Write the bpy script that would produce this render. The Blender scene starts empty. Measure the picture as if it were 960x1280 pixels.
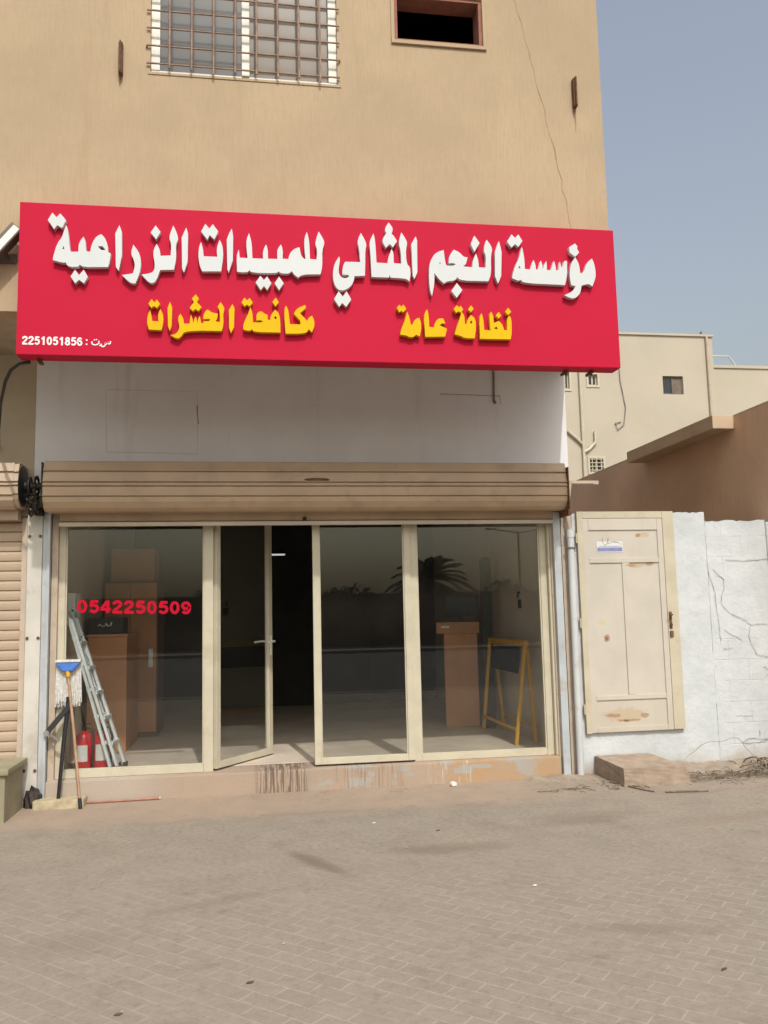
import bpy, bmesh, math, random
from mathutils import Vector, Matrix
random.seed(7)
sc = bpy.context.scene
COL = sc.collection
# ------------------------------------------------------------------ camera
cam_d = bpy.data.cameras.new('camera')
cam_d.sensor_fit = 'HORIZONTAL'; cam_d.sensor_width = 36.0
cam_d.lens = 36.0 * 1079.645 / 960.0
cam_d.clip_start = 0.05; cam_d.clip_end = 2000
cam = bpy.data.objects.new('camera', cam_d); COL.objects.link(cam)
_r = Vector((0.98800413, -0.1527682, -0.02257694)); _u = Vector((0.00438355, -0.11839483, 0.99295692)); _f = Vector((0.15436523, 0.98114451, 0.11630491))
cam.matrix_world = Matrix(((_r.x, _u.x, -_f.x, 0.0), (_r.y, _u.y, -_f.y, -8.2), (_r.z, _u.z, -_f.z, 1.6), (0, 0, 0, 1)))
sc.camera = cam
# ------------------------------------------------------------------ sky, sun, exposure
SUN_EL, SUN_AZ = math.radians(49.0), math.radians(7.0)        # high in front of the shop, a little to its right
sunvec = Vector((math.sin(SUN_AZ) * math.cos(SUN_EL), -math.cos(SUN_AZ) * math.cos(SUN_EL), math.sin(SUN_EL)))
world = bpy.data.worlds.new('World'); sc.world = world; world.use_nodes = True
wn = world.node_tree.nodes; wn.clear()
sky = wn.new('ShaderNodeTexSky'); sky.sky_type = 'NISHITA'; sky.sun_disc = False
sky.sun_elevation = SUN_EL; sky.sun_rotation = math.radians(173.0)
sky.air_density = 2.0; sky.dust_density = 5.5; sky.ozone_density = 3.0; sky.altitude = 0
bg = wn.new('ShaderNodeBackground'); bg.inputs['Strength'].default_value = 0.15
wo = wn.new('ShaderNodeOutputWorld')
hsv = wn.new('ShaderNodeHueSaturation'); hsv.inputs['Saturation'].default_value = 0.60; hsv.inputs['Hue'].default_value = 0.515
world.node_tree.links.new(sky.outputs[0], hsv.inputs['Color']); world.node_tree.links.new(hsv.outputs[0], bg.inputs['Color']); world.node_tree.links.new(bg.outputs[0], wo.inputs['Surface'])
sun_d = bpy.data.lights.new('sun', 'SUN'); sun_d.energy = 2.35; sun_d.angle = math.radians(0.9); sun_d.color = (1.0, 0.975, 0.94)
sun = bpy.data.objects.new('sun', sun_d); COL.objects.link(sun)
sun.rotation_euler = sunvec.to_track_quat('Z', 'Y').to_euler(); sun.location = (4, -25, 30)
sc.view_settings.view_transform = 'Standard'; sc.view_settings.look = 'None'
sc.view_settings.exposure = 0.04; sc.view_settings.gamma = 1.0; sc.view_settings.use_curve_mapping = False
sc.render.engine = 'CYCLES'
sc.cycles.max_bounces = 8; sc.cycles.diffuse_bounces = 4; sc.cycles.glossy_bounces = 4; sc.cycles.transmission_bounces = 4
sc.cycles.transparent_max_bounces = 12; sc.cycles.sample_clamp_indirect = 6.0; sc.cycles.use_denoising = True
# ------------------------------------------------------------------ helpers
class MB:
    """Collects shapes in world coordinates; build() links them as ONE mesh object."""
    def __init__(s): s.v = []; s.f = []; s.sm = []
    def add(s, verts, faces, smooth=False, M=None):
        o = len(s.v)
        s.v += [tuple(M @ Vector(p)) if M else tuple(p) for p in verts]
        s.f += [tuple(i + o for i in f) for f in faces]; s.sm += [smooth] * len(faces)
        return s
    def box(s, x0, x1, y0, y1, z0, z1, b=0.0, M=None):
        bm = bmesh.new(); bmesh.ops.create_cube(bm, size=1.0)
        for v in bm.verts:
            v.co = Vector(((x0 + x1) / 2 + v.co.x * (x1 - x0), (y0 + y1) / 2 + v.co.y * (y1 - y0), (z0 + z1) / 2 + v.co.z * (z1 - z0)))
        if b > 0:
            bmesh.ops.bevel(bm, geom=bm.edges[:], offset=b, segments=2, profile=0.7, affect='EDGES', clamp_overlap=True)
        s.bm(bm, M); return s
    def bm(s, bm, M=None, smooth=False):
        bm.verts.index_update()
        s.add([v.co.copy() for v in bm.verts], [[v.index for v in f.verts] for f in bm.faces], smooth, M); bm.free(); return s
    def tube(s, pts, r, n=8, caps=True, M=None, smooth=True):
        pts = [Vector(p) for p in pts]; rs = r if isinstance(r, (list, tuple)) else [r] * len(pts)
        V = []; F = []; prev = None
        for i, p in enumerate(pts):
            t = (pts[min(i + 1, len(pts) - 1)] - pts[max(i - 1, 0)]).normalized()
            a = prev if prev is not None else (Vector((0, 0, 1)) if abs(t.z) < 0.9 else Vector((1, 0, 0)))
            a = (a - t * a.dot(t))
            if a.length < 1e-5: a = t.orthogonal()
            a.normalize(); b = t.cross(a); prev = a
            for k in range(n):
                an = 2 * math.pi * k / n; V.append(p + (a * math.cos(an) + b * math.sin(an)) * rs[i])
        for i in range(len(pts) - 1):
            for k in range(n): F.append((i * n + k, i * n + (k + 1) % n, (i + 1) * n + (k + 1) % n, (i + 1) * n + k))
        if caps: F.append(tuple(range(n))[::-1]); F.append(tuple((len(pts) - 1) * n + k for k in range(n)))
        s.add(V, F, smooth, M); return s
    def bar(s, a, b, w, h, up=(0, 0, 1), M=None):
        a, b = Vector(a), Vector(b); t = (b - a).normalized(); u = Vector(up); u = u - t * u.dot(t)
        if u.length < 1e-4: u = t.orthogonal()
        u.normalize(); l = t.cross(u); V = []
        for p in (a, b):
            for du, dl in ((-1, -1), (1, -1), (1, 1), (-1, 1)): V.append(p + u * du * h / 2 + l * dl * w / 2)
        s.add(V, [(0, 1, 2, 3), (7, 6, 5, 4), (0, 4, 5, 1), (1, 5, 6, 2), (2, 6, 7, 3), (3, 7, 4, 0)], False, M); return s
    def lathe(s, prof, c, n=20, M=None, axis='z'):
        V = []; F = []
        for r, z in prof:
            for k in range(n):
                a = 2 * math.pi * k / n
                if axis == 'z': V.append((c[0] + r * math.cos(a), c[1] + r * math.sin(a), c[2] + z))
                else: V.append((c[0] + z, c[1] + r * math.cos(a), c[2] + r * math.sin(a)))
        for i in range(len(prof) - 1):
            for k in range(n): F.append((i * n + k, i * n + (k + 1) % n, (i + 1) * n + (k + 1) % n, (i + 1) * n + k))
        F.append(tuple(range(n))[::-1]); F.append(tuple((len(prof) - 1) * n + k for k in range(n)))
        s.add(V, F, True, M); return s
    def extrude_x(s, prof, x0, x1, smooth=False):
        """profile of (y, z) swept along x, closed ends"""
        n = len(prof); V = [(x0, y, z) for y, z in prof] + [(x1, y, z) for y, z in prof]
        F = [(i, (i + 1) % n, n + (i + 1) % n, n + i) for i in range(n)] + [tuple(range(n))[::-1], tuple(range(n, 2 * n))]
        s.add(V, F, smooth); return s
    def ribbon(s, pts, w, y, d=0.003, jag=0.0):
        """thin raised line on a wall facing -y: pts are (x, z)"""
        J = [pts[0]]
        for (xa, za), (xb, zb) in zip(pts, pts[1:]):
            n = max(1, min(12, int(math.hypot(xb - xa, zb - za) / 0.03))) if jag else 1
            for k in range(1, n + 1):
                q = k / n; e = jag if k < n else 0; J.append((xa + (xb - xa) * q + random.uniform(-e, e), za + (zb - za) * q + random.uniform(-e, e)))
        for (xa, za), (xb, zb) in zip(J, J[1:]): s.bar((xa, y, za), (xb, y, zb), w * random.uniform(0.45, 1.5), d, up=(0, 1, 0))
        return s
    def build(s, name, m, parent=None, loc=None):
        org = root_loc(parent) if parent is not None else Vector(loc or (0, 0, 0))
        me = bpy.data.meshes.new(name); me.from_pydata([Vector(p) - org for p in s.v], [], s.f)
        me.update(); bm = bmesh.new(); bm.from_mesh(me); bmesh.ops.recalc_face_normals(bm, faces=bm.faces[:]); bm.to_mesh(me); bm.free()
        me.polygons.foreach_set('use_smooth', s.sm)
        if any(s.sm):
            try: me.set_sharp_from_angle(angle=math.radians(40))
            except Exception: pass
        o = bpy.data.objects.new(name, me); me.materials.append(m); COL.objects.link(o)
        if parent is not None: o.parent = parent
        else: o.location = org
        return o
def root_loc(o):
    p = Vector((0, 0, 0))
    while o is not None: p += Vector(o.location); o = o.parent
    return p
def tag(o, label=None, cat=None, group=None, kind=None):
    if label: o['label'] = label
    if cat: o['category'] = cat
    if group: o['group'] = group
    if kind: o['kind'] = kind
    return o
def empty(name, loc, label, cat, group=None):
    o = bpy.data.objects.new(name, None); o.location = loc; o.empty_display_size = 0.1; COL.objects.link(o)
    return tag(o, label, cat, group)
def outline_mesh(name, polys, depth, m, parent, origin, bevel=0.0):
    """filled 2D outlines in (x, z), front face at y = origin.y, thickness depth behind it"""
    cu = bpy.data.curves.new(name + '_curve', 'CURVE'); cu.dimensions = '2D'; cu.fill_mode = 'BOTH'; cu.extrude = depth / 2 - bevel; cu.bevel_depth = bevel; cu.bevel_resolution = 1
    cu.offset = -bevel
    for p in polys:
        sp = cu.splines.new('POLY'); sp.points.add(len(p) - 1); sp.use_cyclic_u = True
        for q, (x, z) in zip(sp.points, p): q.co = (x, z, 0, 1)
    return _curve_to_obj(cu, name, m, parent, Matrix.Translation((0, origin + depth / 2, 0)) @ Matrix.Rotation(math.pi / 2, 4, 'X'))
def _curve_to_obj(cu, name, m, parent, M):
    t = bpy.data.objects.new('tmp', cu); COL.objects.link(t)
    bpy.context.view_layer.update()
    me = bpy.data.meshes.new_from_object(t.evaluated_get(bpy.context.evaluated_depsgraph_get()))
    bpy.data.objects.remove(t); bpy.data.curves.remove(cu)
    me.transform(Matrix.Translation(-root_loc(parent)) @ M); me.materials.clear(); me.materials.append(m); me.name = name
    o = bpy.data.objects.new(name, me); COL.objects.link(o); o.parent = parent; return o
def smooth_path(p, closed=False, k=4):
    out = []; n = len(p)
    for i in range(n if closed else n - 1):
        g = (lambda q: p[q % n]) if closed else (lambda q: p[min(max(q, 0), n - 1)])
        p0, p1, p2, p3 = g(i - 1), g(i), g(i + 1), g(i + 2)
        for s in range(k):
            t = s / k; out.append(tuple(.5 * (2 * p1[d] + (p2[d] - p0[d]) * t + (2 * p0[d] - 5 * p1[d] + 4 * p2[d] - p3[d]) * t * t + (3 * p1[d] - p0[d] - 3 * p2[d] + p3[d]) * t ** 3) for d in (0, 1)))
    if not closed: out.append(tuple(p[-1]))
    return out
def oval(cx, cy, rx, ry, n=20): return [(cx + rx * math.cos(2 * math.pi * k / n), cy + ry * math.sin(2 * math.pi * k / n)) for k in range(n)]
_six = [(.48, .76), (.40, .88), (.28, .90), (.16, .80), (.10, .60), (.10, .35), (.16, .17), (.28, .10), (.42, .14), (.5, .26), (.5, .40), (.42, .53), (.30, .57), (.18, .50), (.13, .40)]
DIGITS = {'0': [(oval(.3, .5, .2, .405), True)], '1': [([(.36, 1.0), (.36, 0)], False), (smooth_path([(.10, .70), (.22, .76), (.34, .93)]), False)],
    '2': [(smooth_path([(.10, .68), (.13, .82), (.24, .905), (.38, .90), (.49, .79), (.48, .64), (.36, .47), (.2, .29), (.12, .16)]), False), ([(.02, .09), (.59, .09)], False)],
    '4': [([(.42, 1.0), (.42, 0)], False), ([(0, .29), (.61, .29)], False), ([(.38, .92), (.07, .34)], False)],
    '5': [([(.14, .905), (.54, .905)], False), ([(.19, .96), (.12, .48)], False), (smooth_path([(.12, .53), (.25, .61), (.39, .58), (.50, .46), (.50, .27), (.38, .12), (.24, .10), (.08, .22)]), False)],
    '6': [(smooth_path(_six), False)], '9': [(smooth_path([(.6 - x, 1 - z) for x, z in _six]), False)], '8': [(oval(.3, .725, .165, .18), True), (oval(.3, .29, .2, .195), True)]}
def strip(mb, pts, w, y, d, closed=False):
    """flat pen stroke of width w in the x-z plane with front at y and thickness d"""
    n = len(pts); V = []; F = []
    for i in range(n):
        a = pts[(i - 1) % n] if closed or i else pts[0]; b = pts[(i + 1) % n] if closed or i < n - 1 else pts[-1]
        t = Vector((b[0] - a[0], b[1] - a[1])).normalized(); nx, nz = -t.y * w / 2, t.x * w / 2
        V += [(pts[i][0] + nx, y, pts[i][1] + nz), (pts[i][0] - nx, y, pts[i][1] - nz), (pts[i][0] - nx, y + d, pts[i][1] - nz), (pts[i][0] + nx, y + d, pts[i][1] + nz)]
    for i in range(n if closed else n - 1):
        p, q = 4 * i, 4 * ((i + 1) % n)
        for k in range(4): F.append((p + k, p + (k + 1) % 4, q + (k + 1) % 4, q + k))
    if not closed: F += [(0, 1, 2, 3), (4 * n - 1, 4 * n - 2, 4 * n - 3, 4 * n - 4)]
    mb.add(V, F)
def number_mesh(name, txt, x0, x1, z0, z1, y, d, m, parent, pen=.19, tilt=0.0):
    mb = MB(); adv = (x1 - x0) / (len(txt) - .1); sx, sz = adv * .9 / .6, z1 - z0
    for i, ch in enumerate(txt):
        for j, (pts, cl) in enumerate(DIGITS[ch]):
            P = [(x0 + i * adv + px * sx, z0 + pz * sz + tilt * (i * adv + px * sx)) for px, pz in pts]
            strip(mb, P, pen * (sx + sz) / 2, y - .0004 * j, d + .0004 * j, cl)
    return mb.build(name, m, parent)
# ------------------------------------------------------------------ materials
class NT:
    def __init__(s, name, rough=0.7, metal=0.0, spec=0.5):
        s.m = bpy.data.materials.new(name); s.m.use_nodes = True; s.t = s.m.node_tree; s.n = s.t.nodes
        s.b = s.n['Principled BSDF']; s.b.inputs['Roughness'].default_value = rough; s.b.inputs['Metallic'].default_value = metal
        s.b.inputs['Specular IOR Level'].default_value = spec
        s.pos = s.n.new('ShaderNodeNewGeometry').outputs['Position']
    def L(s, a, b): s.t.links.new(a, b)
    def mapped(s, scale=(1, 1, 1), rot=(0, 0, 0), loc=(0, 0, 0)):
        q = s.n.new('ShaderNodeMapping'); q.inputs['Scale'].default_value = scale; q.inputs['Rotation'].default_value = rot; q.inputs['Location'].default_value = loc
        s.L(s.pos, q.inputs['Vector']); return q.outputs[0]
    def noise(s, scale, detail=4, rough=0.55, vec=None, dist=0.0):
        q = s.n.new('ShaderNodeTexNoise'); q.inputs['Scale'].default_value = scale; q.inputs['Detail'].default_value = detail; q.inputs['Roughness'].default_value = rough
        q.inputs['Distortion'].default_value = dist
        s.L(vec if vec is not None else s.pos, q.inputs['Vector']); return q.outputs[0]
    def ramp(s, fac, a, b, ca=0.0, cb=1.0, smooth=True):
        q = s.n.new('ShaderNodeMapRange'); q.interpolation_type = 'SMOOTHSTEP' if smooth else 'LINEAR'
        for k, v in zip((1, 2, 3, 4), (a, b, ca, cb)): q.inputs[k].default_value = v
        s.L(fac, q.inputs[0]); return q.outputs[0]
    def mix(s, fac, a, b, mode='MIX'):
        q = s.n.new('ShaderNodeMix'); q.data_type = 'RGBA'; q.blend_type = mode; q.clamp_factor = True
        if isinstance(fac, (int, float)): q.inputs[0].default_value = fac
        else: s.L(fac, q.inputs[0])
        for i, c in ((6, a), (7, b)):
            if isinstance(c, tuple): q.inputs[i].default_value = (*c, 1)
            else: s.L(c, q.inputs[i])
        return q.outputs[2]
    def math(s, op, a, b=0.0):
        q = s.n.new('ShaderNodeMath'); q.operation = op; q.use_clamp = False
        for i, c in ((0, a), (1, b)):
            if isinstance(c, (int, float)): q.inputs[i].default_value = c
            else: s.L(c, q.inputs[i])
        return q.outputs[0]
    def axis(s, k):
        q = s.n.new('ShaderNodeSeparateXYZ'); s.L(s.pos, q.inputs[0]); return q.outputs[k]
    def color(s, c):
        if isinstance(c, tuple): s.b.inputs['Base Color'].default_value = (*c, 1)
        else: s.L(c, s.b.inputs['Base Color'])
    def bump(s, h, strength=0.3, dist=0.01):
        q = s.n.new('ShaderNodeBump'); q.inputs['Strength'].default_value = strength; q.inputs['Distance'].default_value = dist
        s.L(h, q.inputs['Height']); s.L(q.outputs[0], s.b.inputs['Normal'])
def dim(c, k): return tuple(v * k for v in c)
def mat(name, c, rough=0.6, metal=0.0, var=0.12, scale=3.0, bump=0.0, bscale=60.0, grime=None, gamt=0.0, gscale=2.0, spec=0.5):
    t = NT(name, rough, metal, spec)
    col = t.mix(t.ramp(t.noise(scale, 5), 0.3, 0.7), dim(c, 1 - var), dim(c, 1 + var * 0.6))
    if grime is not None:
        col = t.mix(t.math('MULTIPLY', t.ramp(t.noise(gscale, 6, 0.65), 0.5, 0.72), gamt), col, grime)
    t.color(col)
    if bump > 0: t.bump(t.noise(bscale, 3), bump, 0.004)
    return t.m
M = {}
def m_stucco(name, c, streak=0.10, blot=0.10, stain=None):
    """trowelled facade plaster combed vertically"""
    t = NT(name, 0.92, spec=0.2)
    st = t.noise(1.0, 4, 0.65, t.mapped((60, 60, 4.5)))
    big = t.noise(0.8, 5, 0.6); mid = t.noise(4.0, 5, 0.65, t.mapped((1, 1, 0.6))); fine = t.noise(38, 4, 0.7)
    col = t.mix(t.ramp(big, 0.3, 0.7), dim(c, 1 - blot), dim(c, 1 + blot * 0.6))
    col = t.mix(t.ramp(st, 0.42, 0.72, 0, 0.5), col, dim(c, 1 - streak * 1.6))
    col = t.mix(t.ramp(mid, 0.55, 0.78, 0, 0.30), col, (c[0] * 0.84, c[1] * 0.80, c[2] * 0.77))
    col = t.mix(t.ramp(mid, 0.44, 0.24, 0, 0.35), col, (min(c[0] * 1.12, .8), c[1] * 1.12, c[2] * 1.14))
    col = t.mix(t.ramp(fine, 0.5, 0.8, 0, 0.25), col, dim(c, 0.70))
    drip = t.noise(1.0, 5, 0.7, t.mapped((3.5, 3.5, 0.35)))
    col = t.mix(t.ramp(drip, 0.54, 0.74, 0, 0.35), col, (c[0] * 0.80, c[1] * 0.74, c[2] * 0.68))
    t.color(col)
    h = t.math('ADD', t.math('MULTIPLY', st, 0.8), t.math('MULTIPLY', t.noise(120, 3), 0.5)); t.bump(h, 0.35, 0.006)
    return t.m
M['facade'] = m_stucco('facade stucco', (0.455, 0.343, 0.225))
M['soffit'] = mat('soffit plaster', (0.42, 0.33, 0.24), 0.9, var=0.15)
M['olive'] = mat('beige painted wall', (0.47, 0.40, 0.29), 0.9, var=0.10, scale=2, bump=0.15, grime=(0.28, 0.23, 0.17), gamt=0.4)
M['whitewall_plain'] = mat('white painted wall', (0.80, 0.80, 0.81), 0.85, var=0.06, scale=1.3, bump=0.12, bscale=25, grime=(0.62, 0.58, 0.53), gamt=0.35, gscale=1.6)
def m_band():
    t = NT('smudged white wall paint', 0.88, spec=0.2); c = (0.82, 0.82, 0.83)
    col = t.mix(t.ramp(t.noise(1.1, 6, 0.65), 0.35, 0.7), dim(c, 0.93), c)
    drip = t.noise(1.0, 6, 0.72, t.mapped((5, 5, 0.45))); col = t.mix(t.ramp(drip, 0.53, 0.72, 0, 0.35), col, (0.60, 0.55, 0.49))
    sm = t.noise(7, 6, 0.75); col = t.mix(t.ramp(sm, 0.60, 0.74, 0, 0.4), col, (0.58, 0.53, 0.47))
    t.color(col); t.bump(t.math('ADD', t.noise(25, 4), t.math('MULTIPLY', t.noise(3, 4), 2.0)), 0.18, 0.006); return t.m
M['whitewall'] = m_band()
def m_rough_white():
    t = NT('white washed block wall', 0.9, spec=0.2)
    big = t.noise(2.2, 6, 0.65); fine = t.noise(14, 5, 0.6)
    col = t.mix(t.ramp(big, 0.35, 0.7), (0.57, 0.59, 0.60), (0.49, 0.515, 0.52))
    col = t.mix(t.ramp(fine, 0.60, 0.78, 0, 0.5), col, (0.40, 0.40, 0.385))
    low = t.math('ADD', t.axis(2), t.math('MULTIPLY', t.noise(4, 5), 0.35))
    col = t.mix(t.ramp(low, 0.42, 0.12, 0, 0.8), col, (0.42, 0.35, 0.27))
    bk = t.n.new('ShaderNodeTexBrick'); t.L(t.mapped((1, 1, 1), (math.radians(90), 0, 0)), bk.inputs['Vector'])
    for k, v in (('Scale', 1.0), ('Brick Width', 0.42), ('Row Height', 0.21), ('Mortar Size', 0.006), ('Mortar Smooth', 1.0)): bk.inputs[k].default_value = v
    jm = t.math('MULTIPLY', bk.outputs['Fac'], t.math('MULTIPLY', t.ramp(t.axis(0), 4.55, 4.75), t.ramp(t.noise(1.7, 4), 0.42, 0.60)))
    col = t.mix(t.math('MULTIPLY', jm, 0.35), col, (0.36, 0.345, 0.32))
    t.color(col); t.bump(t.math('SUBTRACT', t.math('ADD', t.noise(7, 6, 0.65), t.math('MULTIPLY', fine, 0.4)), t.math('MULTIPLY', jm, 0.25)), 0.45, 0.02)
    return t.m
M['washed'] = m_rough_white()
M['pillar'] = mat('pillar paint', (0.56, 0.535, 0.475), 0.75, var=0.08, scale=4, grime=(0.33, 0.26, 0.19), gamt=0.5, gscale=3)
M['jamb'] = mat('jamb plaster', (0.50, 0.41, 0.32), 0.85, var=0.14, scale=5, grime=(0.30, 0.20, 0.12), gamt=0.7, gscale=5)
M['rail'] = mat('galvanised rail', (0.47, 0.50, 0.52), 0.5, 0.2, var=0.10, grime=(0.36, 0.29, 0.22), gamt=0.5, gscale=4)
M['cream'] = mat('cream aluminium', (0.52, 0.475, 0.36), 0.45, var=0.06, scale=6, grime=(0.40, 0.34, 0.24), gamt=0.4, gscale=7)
M['shutter'] = mat('tan shutter steel', (0.46, 0.335, 0.225), 0.5, 0.0, var=0.10, scale=2.5, grime=(0.26, 0.18, 0.11), gamt=0.35, gscale=4)
M['shutter_left'] = mat('beige shutter steel', (0.46, 0.35, 0.25), 0.5, 0.0, var=0.06, scale=2.5, grime=(0.38, 0.28, 0.19), gamt=0.3, gscale=5)
M['shutbar'] = mat('shutter bottom bar', (0.52, 0.45, 0.35), 0.45, 0.0, var=0.10)
M['black'] = mat('black plastic', (0.012, 0.012, 0.013), 0.5, var=0.2)
M['darkiron'] = mat('greasy iron', (0.035, 0.026, 0.02), 0.6, 0.4, var=0.4, scale=30, bump=0.3)
M['rust'] = mat('rusty steel', (0.15, 0.075, 0.04), 0.85, 0.2, var=0.4, scale=25, bump=0.4, grime=(0.28, 0.13, 0.06), gamt=0.7, gscale=12)
M['rebar'] = mat('rusty window bar', (0.30, 0.20, 0.145), 0.8, 0.1, var=0.3, scale=14, grime=(0.36, 0.27, 0.19), gamt=0.8, gscale=9)
M['red'] = mat('red sign sheet', (0.50, 0.011, 0.042), 0.6, var=0.03, scale=1.2, spec=0.1)
M['white_letter'] = mat('white acrylic', (0.58, 0.60, 0.60), 0.5, var=0.03)
M['letter_side'] = M['white_letter']
M['yellow_letter'] = mat('yellow acrylic', (0.70, 0.44, 0.004), 0.5, var=0.04, spec=0.12)
M['redtext'] = mat('red vinyl', (0.50, 0.005, 0.026), 0.6, var=0.03, spec=0.1)
M['white_vinyl'] = mat('white vinyl', (0.78, 0.76, 0.74), 0.5, var=0.03)
M['white_frame'] = mat('white aluminium', (0.70, 0.68, 0.61), 0.5, var=0.06, grime=(0.45, 0.38, 0.28), gamt=0.4, gscale=6)
M['curtain'] = mat('tan curtain', (0.17, 0.14, 0.105), 0.9, var=0.2, scale=8)
M['curtain_grey'] = mat('grey curtain', (0.15, 0.16, 0.165), 0.9, var=0.12, scale=3)
M['redwood'] = mat('red brown reveal paint', (0.30, 0.13, 0.085), 0.85, var=0.2, scale=8)
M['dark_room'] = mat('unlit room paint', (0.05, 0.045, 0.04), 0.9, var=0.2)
M['room_wall'] = mat('room wall paint', (0.58, 0.51, 0.43), 0.85, var=0.08, scale=2, grime=(0.30, 0.25, 0.2), gamt=0.3)
M['room_back'] = mat('back wall in painted shade', (0.03, 0.026, 0.022), 0.75, var=0.3, scale=2)  # shade of the deep room put into the wall colour
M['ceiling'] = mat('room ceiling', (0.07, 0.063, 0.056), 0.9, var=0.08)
M['floor'] = mat('shop floor tile', (0.60, 0.50, 0.405), 0.65, var=0.12, scale=2.5, grime=(0.42, 0.36, 0.29), gamt=0.5)
M['laminate'] = mat('brown laminate', (0.48, 0.225, 0.10), 0.5, var=0.12, scale=3)
M['laminate_dark'] = mat('dark brown laminate', (0.16, 0.08, 0.045), 0.5, var=0.15, scale=3)
M['silver'] = mat('ladder aluminium', (0.72, 0.74, 0.75), 0.4, 0.2, var=0.08, scale=8)
M['ext_red'] = mat('extinguisher red', (0.55, 0.012, 0.02), 0.35, var=0.05)
M['paper'] = mat('paper', (0.66, 0.66, 0.64), 0.8, var=0.05)
M['barrier'] = mat('orange yellow steel', (0.62, 0.33, 0.03), 0.45, var=0.12, scale=9, grime=(0.3, 0.13, 0.03), gamt=0.5, gscale=9)
M['slate'] = mat('dark slate board', (0.018, 0.022, 0.024), 0.9, var=0.2, spec=0.05)
M['boardgreen'] = mat('dark grey green board', (0.028, 0.036, 0.036), 0.7, var=0.15)
M['screen'] = mat('blank monitor glass', (0.035, 0.055, 0.085), 0.15, var=0.05)
M['door_beige'] = mat('beige door paint', (0.52, 0.475, 0.405), 0.6, var=0.05, scale=3, bump=0.06, bscale=30, grime=(0.5, 0.41, 0.29), gamt=0.4, gscale=5)
def m_door():
    t = NT('weathered beige door paint', 0.62, spec=0.35)
    x, z = t.axis(0), t.axis(2); c = (0.52, 0.475, 0.405)
    col = t.mix(t.ramp(t.noise(2.2, 5), 0.3, 0.7), dim(c, 0.94), dim(c, 1.04))
    col = t.mix(t.ramp(t.noise(1.0, 5, 0.7, t.mapped((9, 9, 0.9))), 0.52, 0.75, 0, 0.35), col, (0.44, 0.38, 0.29))
    col = t.mix(t.ramp(z, 0.95, 0.38, 0, 0.35), col, (0.45, 0.385, 0.295))
    n1, n2 = t.noise(16, 6, 0.75), t.noise(45, 5, 0.7)
    def patch(cx, cz, rx, rz, amt, cc):
        q = t.math('SQRT', t.math('ADD', t.math('POWER', t.math('DIVIDE', t.math('SUBTRACT', x, cx), rx), 2.0), t.math('POWER', t.math('DIVIDE', t.math('SUBTRACT', z, cz), rz), 2.0)))
        d = t.math('ADD', q, t.math('MULTIPLY', t.math('SUBTRACT', n1, 0.5), 2.2)); return t.mix(t.math('MULTIPLY', t.ramp(d, 1.05, 0.75), amt), col, cc)
    pale, rust, dark = (0.47, 0.36, 0.24), (0.34, 0.205, 0.115), (0.17, 0.085, 0.05)
    for p in ((3.86, 2.025, .13, .030, .8, pale), (3.46, 1.46, .05, .04, .5, (0.52, 0.44, 0.24)), (3.66, .55, .24, .065, .75, pale), (3.93, 2.33, .09, .026, .7, pale),
              (3.89, 2.33, .035, .026, .9, rust), (4.00, 2.035, .05, .022, .85, rust), (3.80, 2.02, .06, .014, .7, rust), (3.50, 1.30, .034, .044, .9, rust), (3.50, 1.30, .016, .022, .8, dark),
              (3.52, .55, .10, .018, .85, rust), (3.68, .50, .12, .014, .8, rust), (3.86, .54, .05, .03, .8, rust), (3.66, .495, .04, .01, .8, dark)): col = patch(*p)
    col = t.mix(t.ramp(n2, 0.70, 0.76, 0, 0.6), col, (0.40, 0.30, 0.20))
    t.color(col); t.bump(t.noise(30, 4), 0.06, 0.004); return t.m
M['door_beige'] = m_door()
M['door_frame'] = mat('yellowed door frame paint', (0.51, 0.455, 0.34), 0.6, var=0.08, scale=4, grime=(0.42, 0.31, 0.18), gamt=0.5, gscale=6)
M['rustpatch'] = mat('rust patch', (0.34, 0.20, 0.11), 0.9, var=0.3, scale=30, bump=0.3)
M['rustpale'] = mat('pale rust bloom', (0.50, 0.37, 0.24), 0.9, var=0.2, scale=30)
M['blue_ink'] = mat('faded blue print', (0.22, 0.23, 0.42), 0.7, var=0.15, scale=20)
M['ink'] = mat('grey ink', (0.2, 0.18, 0.17), 0.8)
M['pvc'] = mat('white pvc pipe', (0.54, 0.555, 0.56), 0.5, var=0.06, grime=(0.45, 0.40, 0.33), gamt=0.6, gscale=5)
M['brownwall'] = m_stucco('brown stucco', (0.68, 0.465, 0.315), 0.10, 0.16)
M['streetwall'] = mat('street wall plaster', (0.22, 0.17, 0.13), 0.9, var=0.2)
M['slab'] = mat('pale concrete slab', (0.52, 0.39, 0.26), 0.9, var=0.1, bump=0.2)
M['farwall'] = mat('pale yellow render', (0.475, 0.425, 0.335), 0.9, var=0.05, scale=0.5, grime=(0.40, 0.33, 0.23), gamt=0.25, gscale=0.7)
M['farwall2'] = mat('sand yellow render', (0.48, 0.43, 0.335), 0.9, var=0.05, scale=0.5)
M['concrete'] = mat('worn concrete', (0.355, 0.27, 0.20), 0.95, var=0.18, scale=9, bump=0.4, bscale=40, grime=(0.26, 0.2, 0.15), gamt=0.6, gscale=8)
M['block_top'] = mat('greenish beige concrete', (0.30, 0.265, 0.17), 0.9, var=0.12, scale=6, bump=0.3, bscale=35, grime=(0.2, 0.17, 0.12), gamt=0.5)
M['creamslab'] = mat('pale concrete kerb', (0.45, 0.38, 0.25), 0.9, var=0.22, scale=14, bump=0.3)
M['wood'] = mat('varnished broom wood', (0.37, 0.225, 0.135), 0.7, var=0.2, scale=12)
M['stickred'] = mat('red brown stick', (0.36, 0.17, 0.12), 0.7, var=0.2, scale=12)
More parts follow.
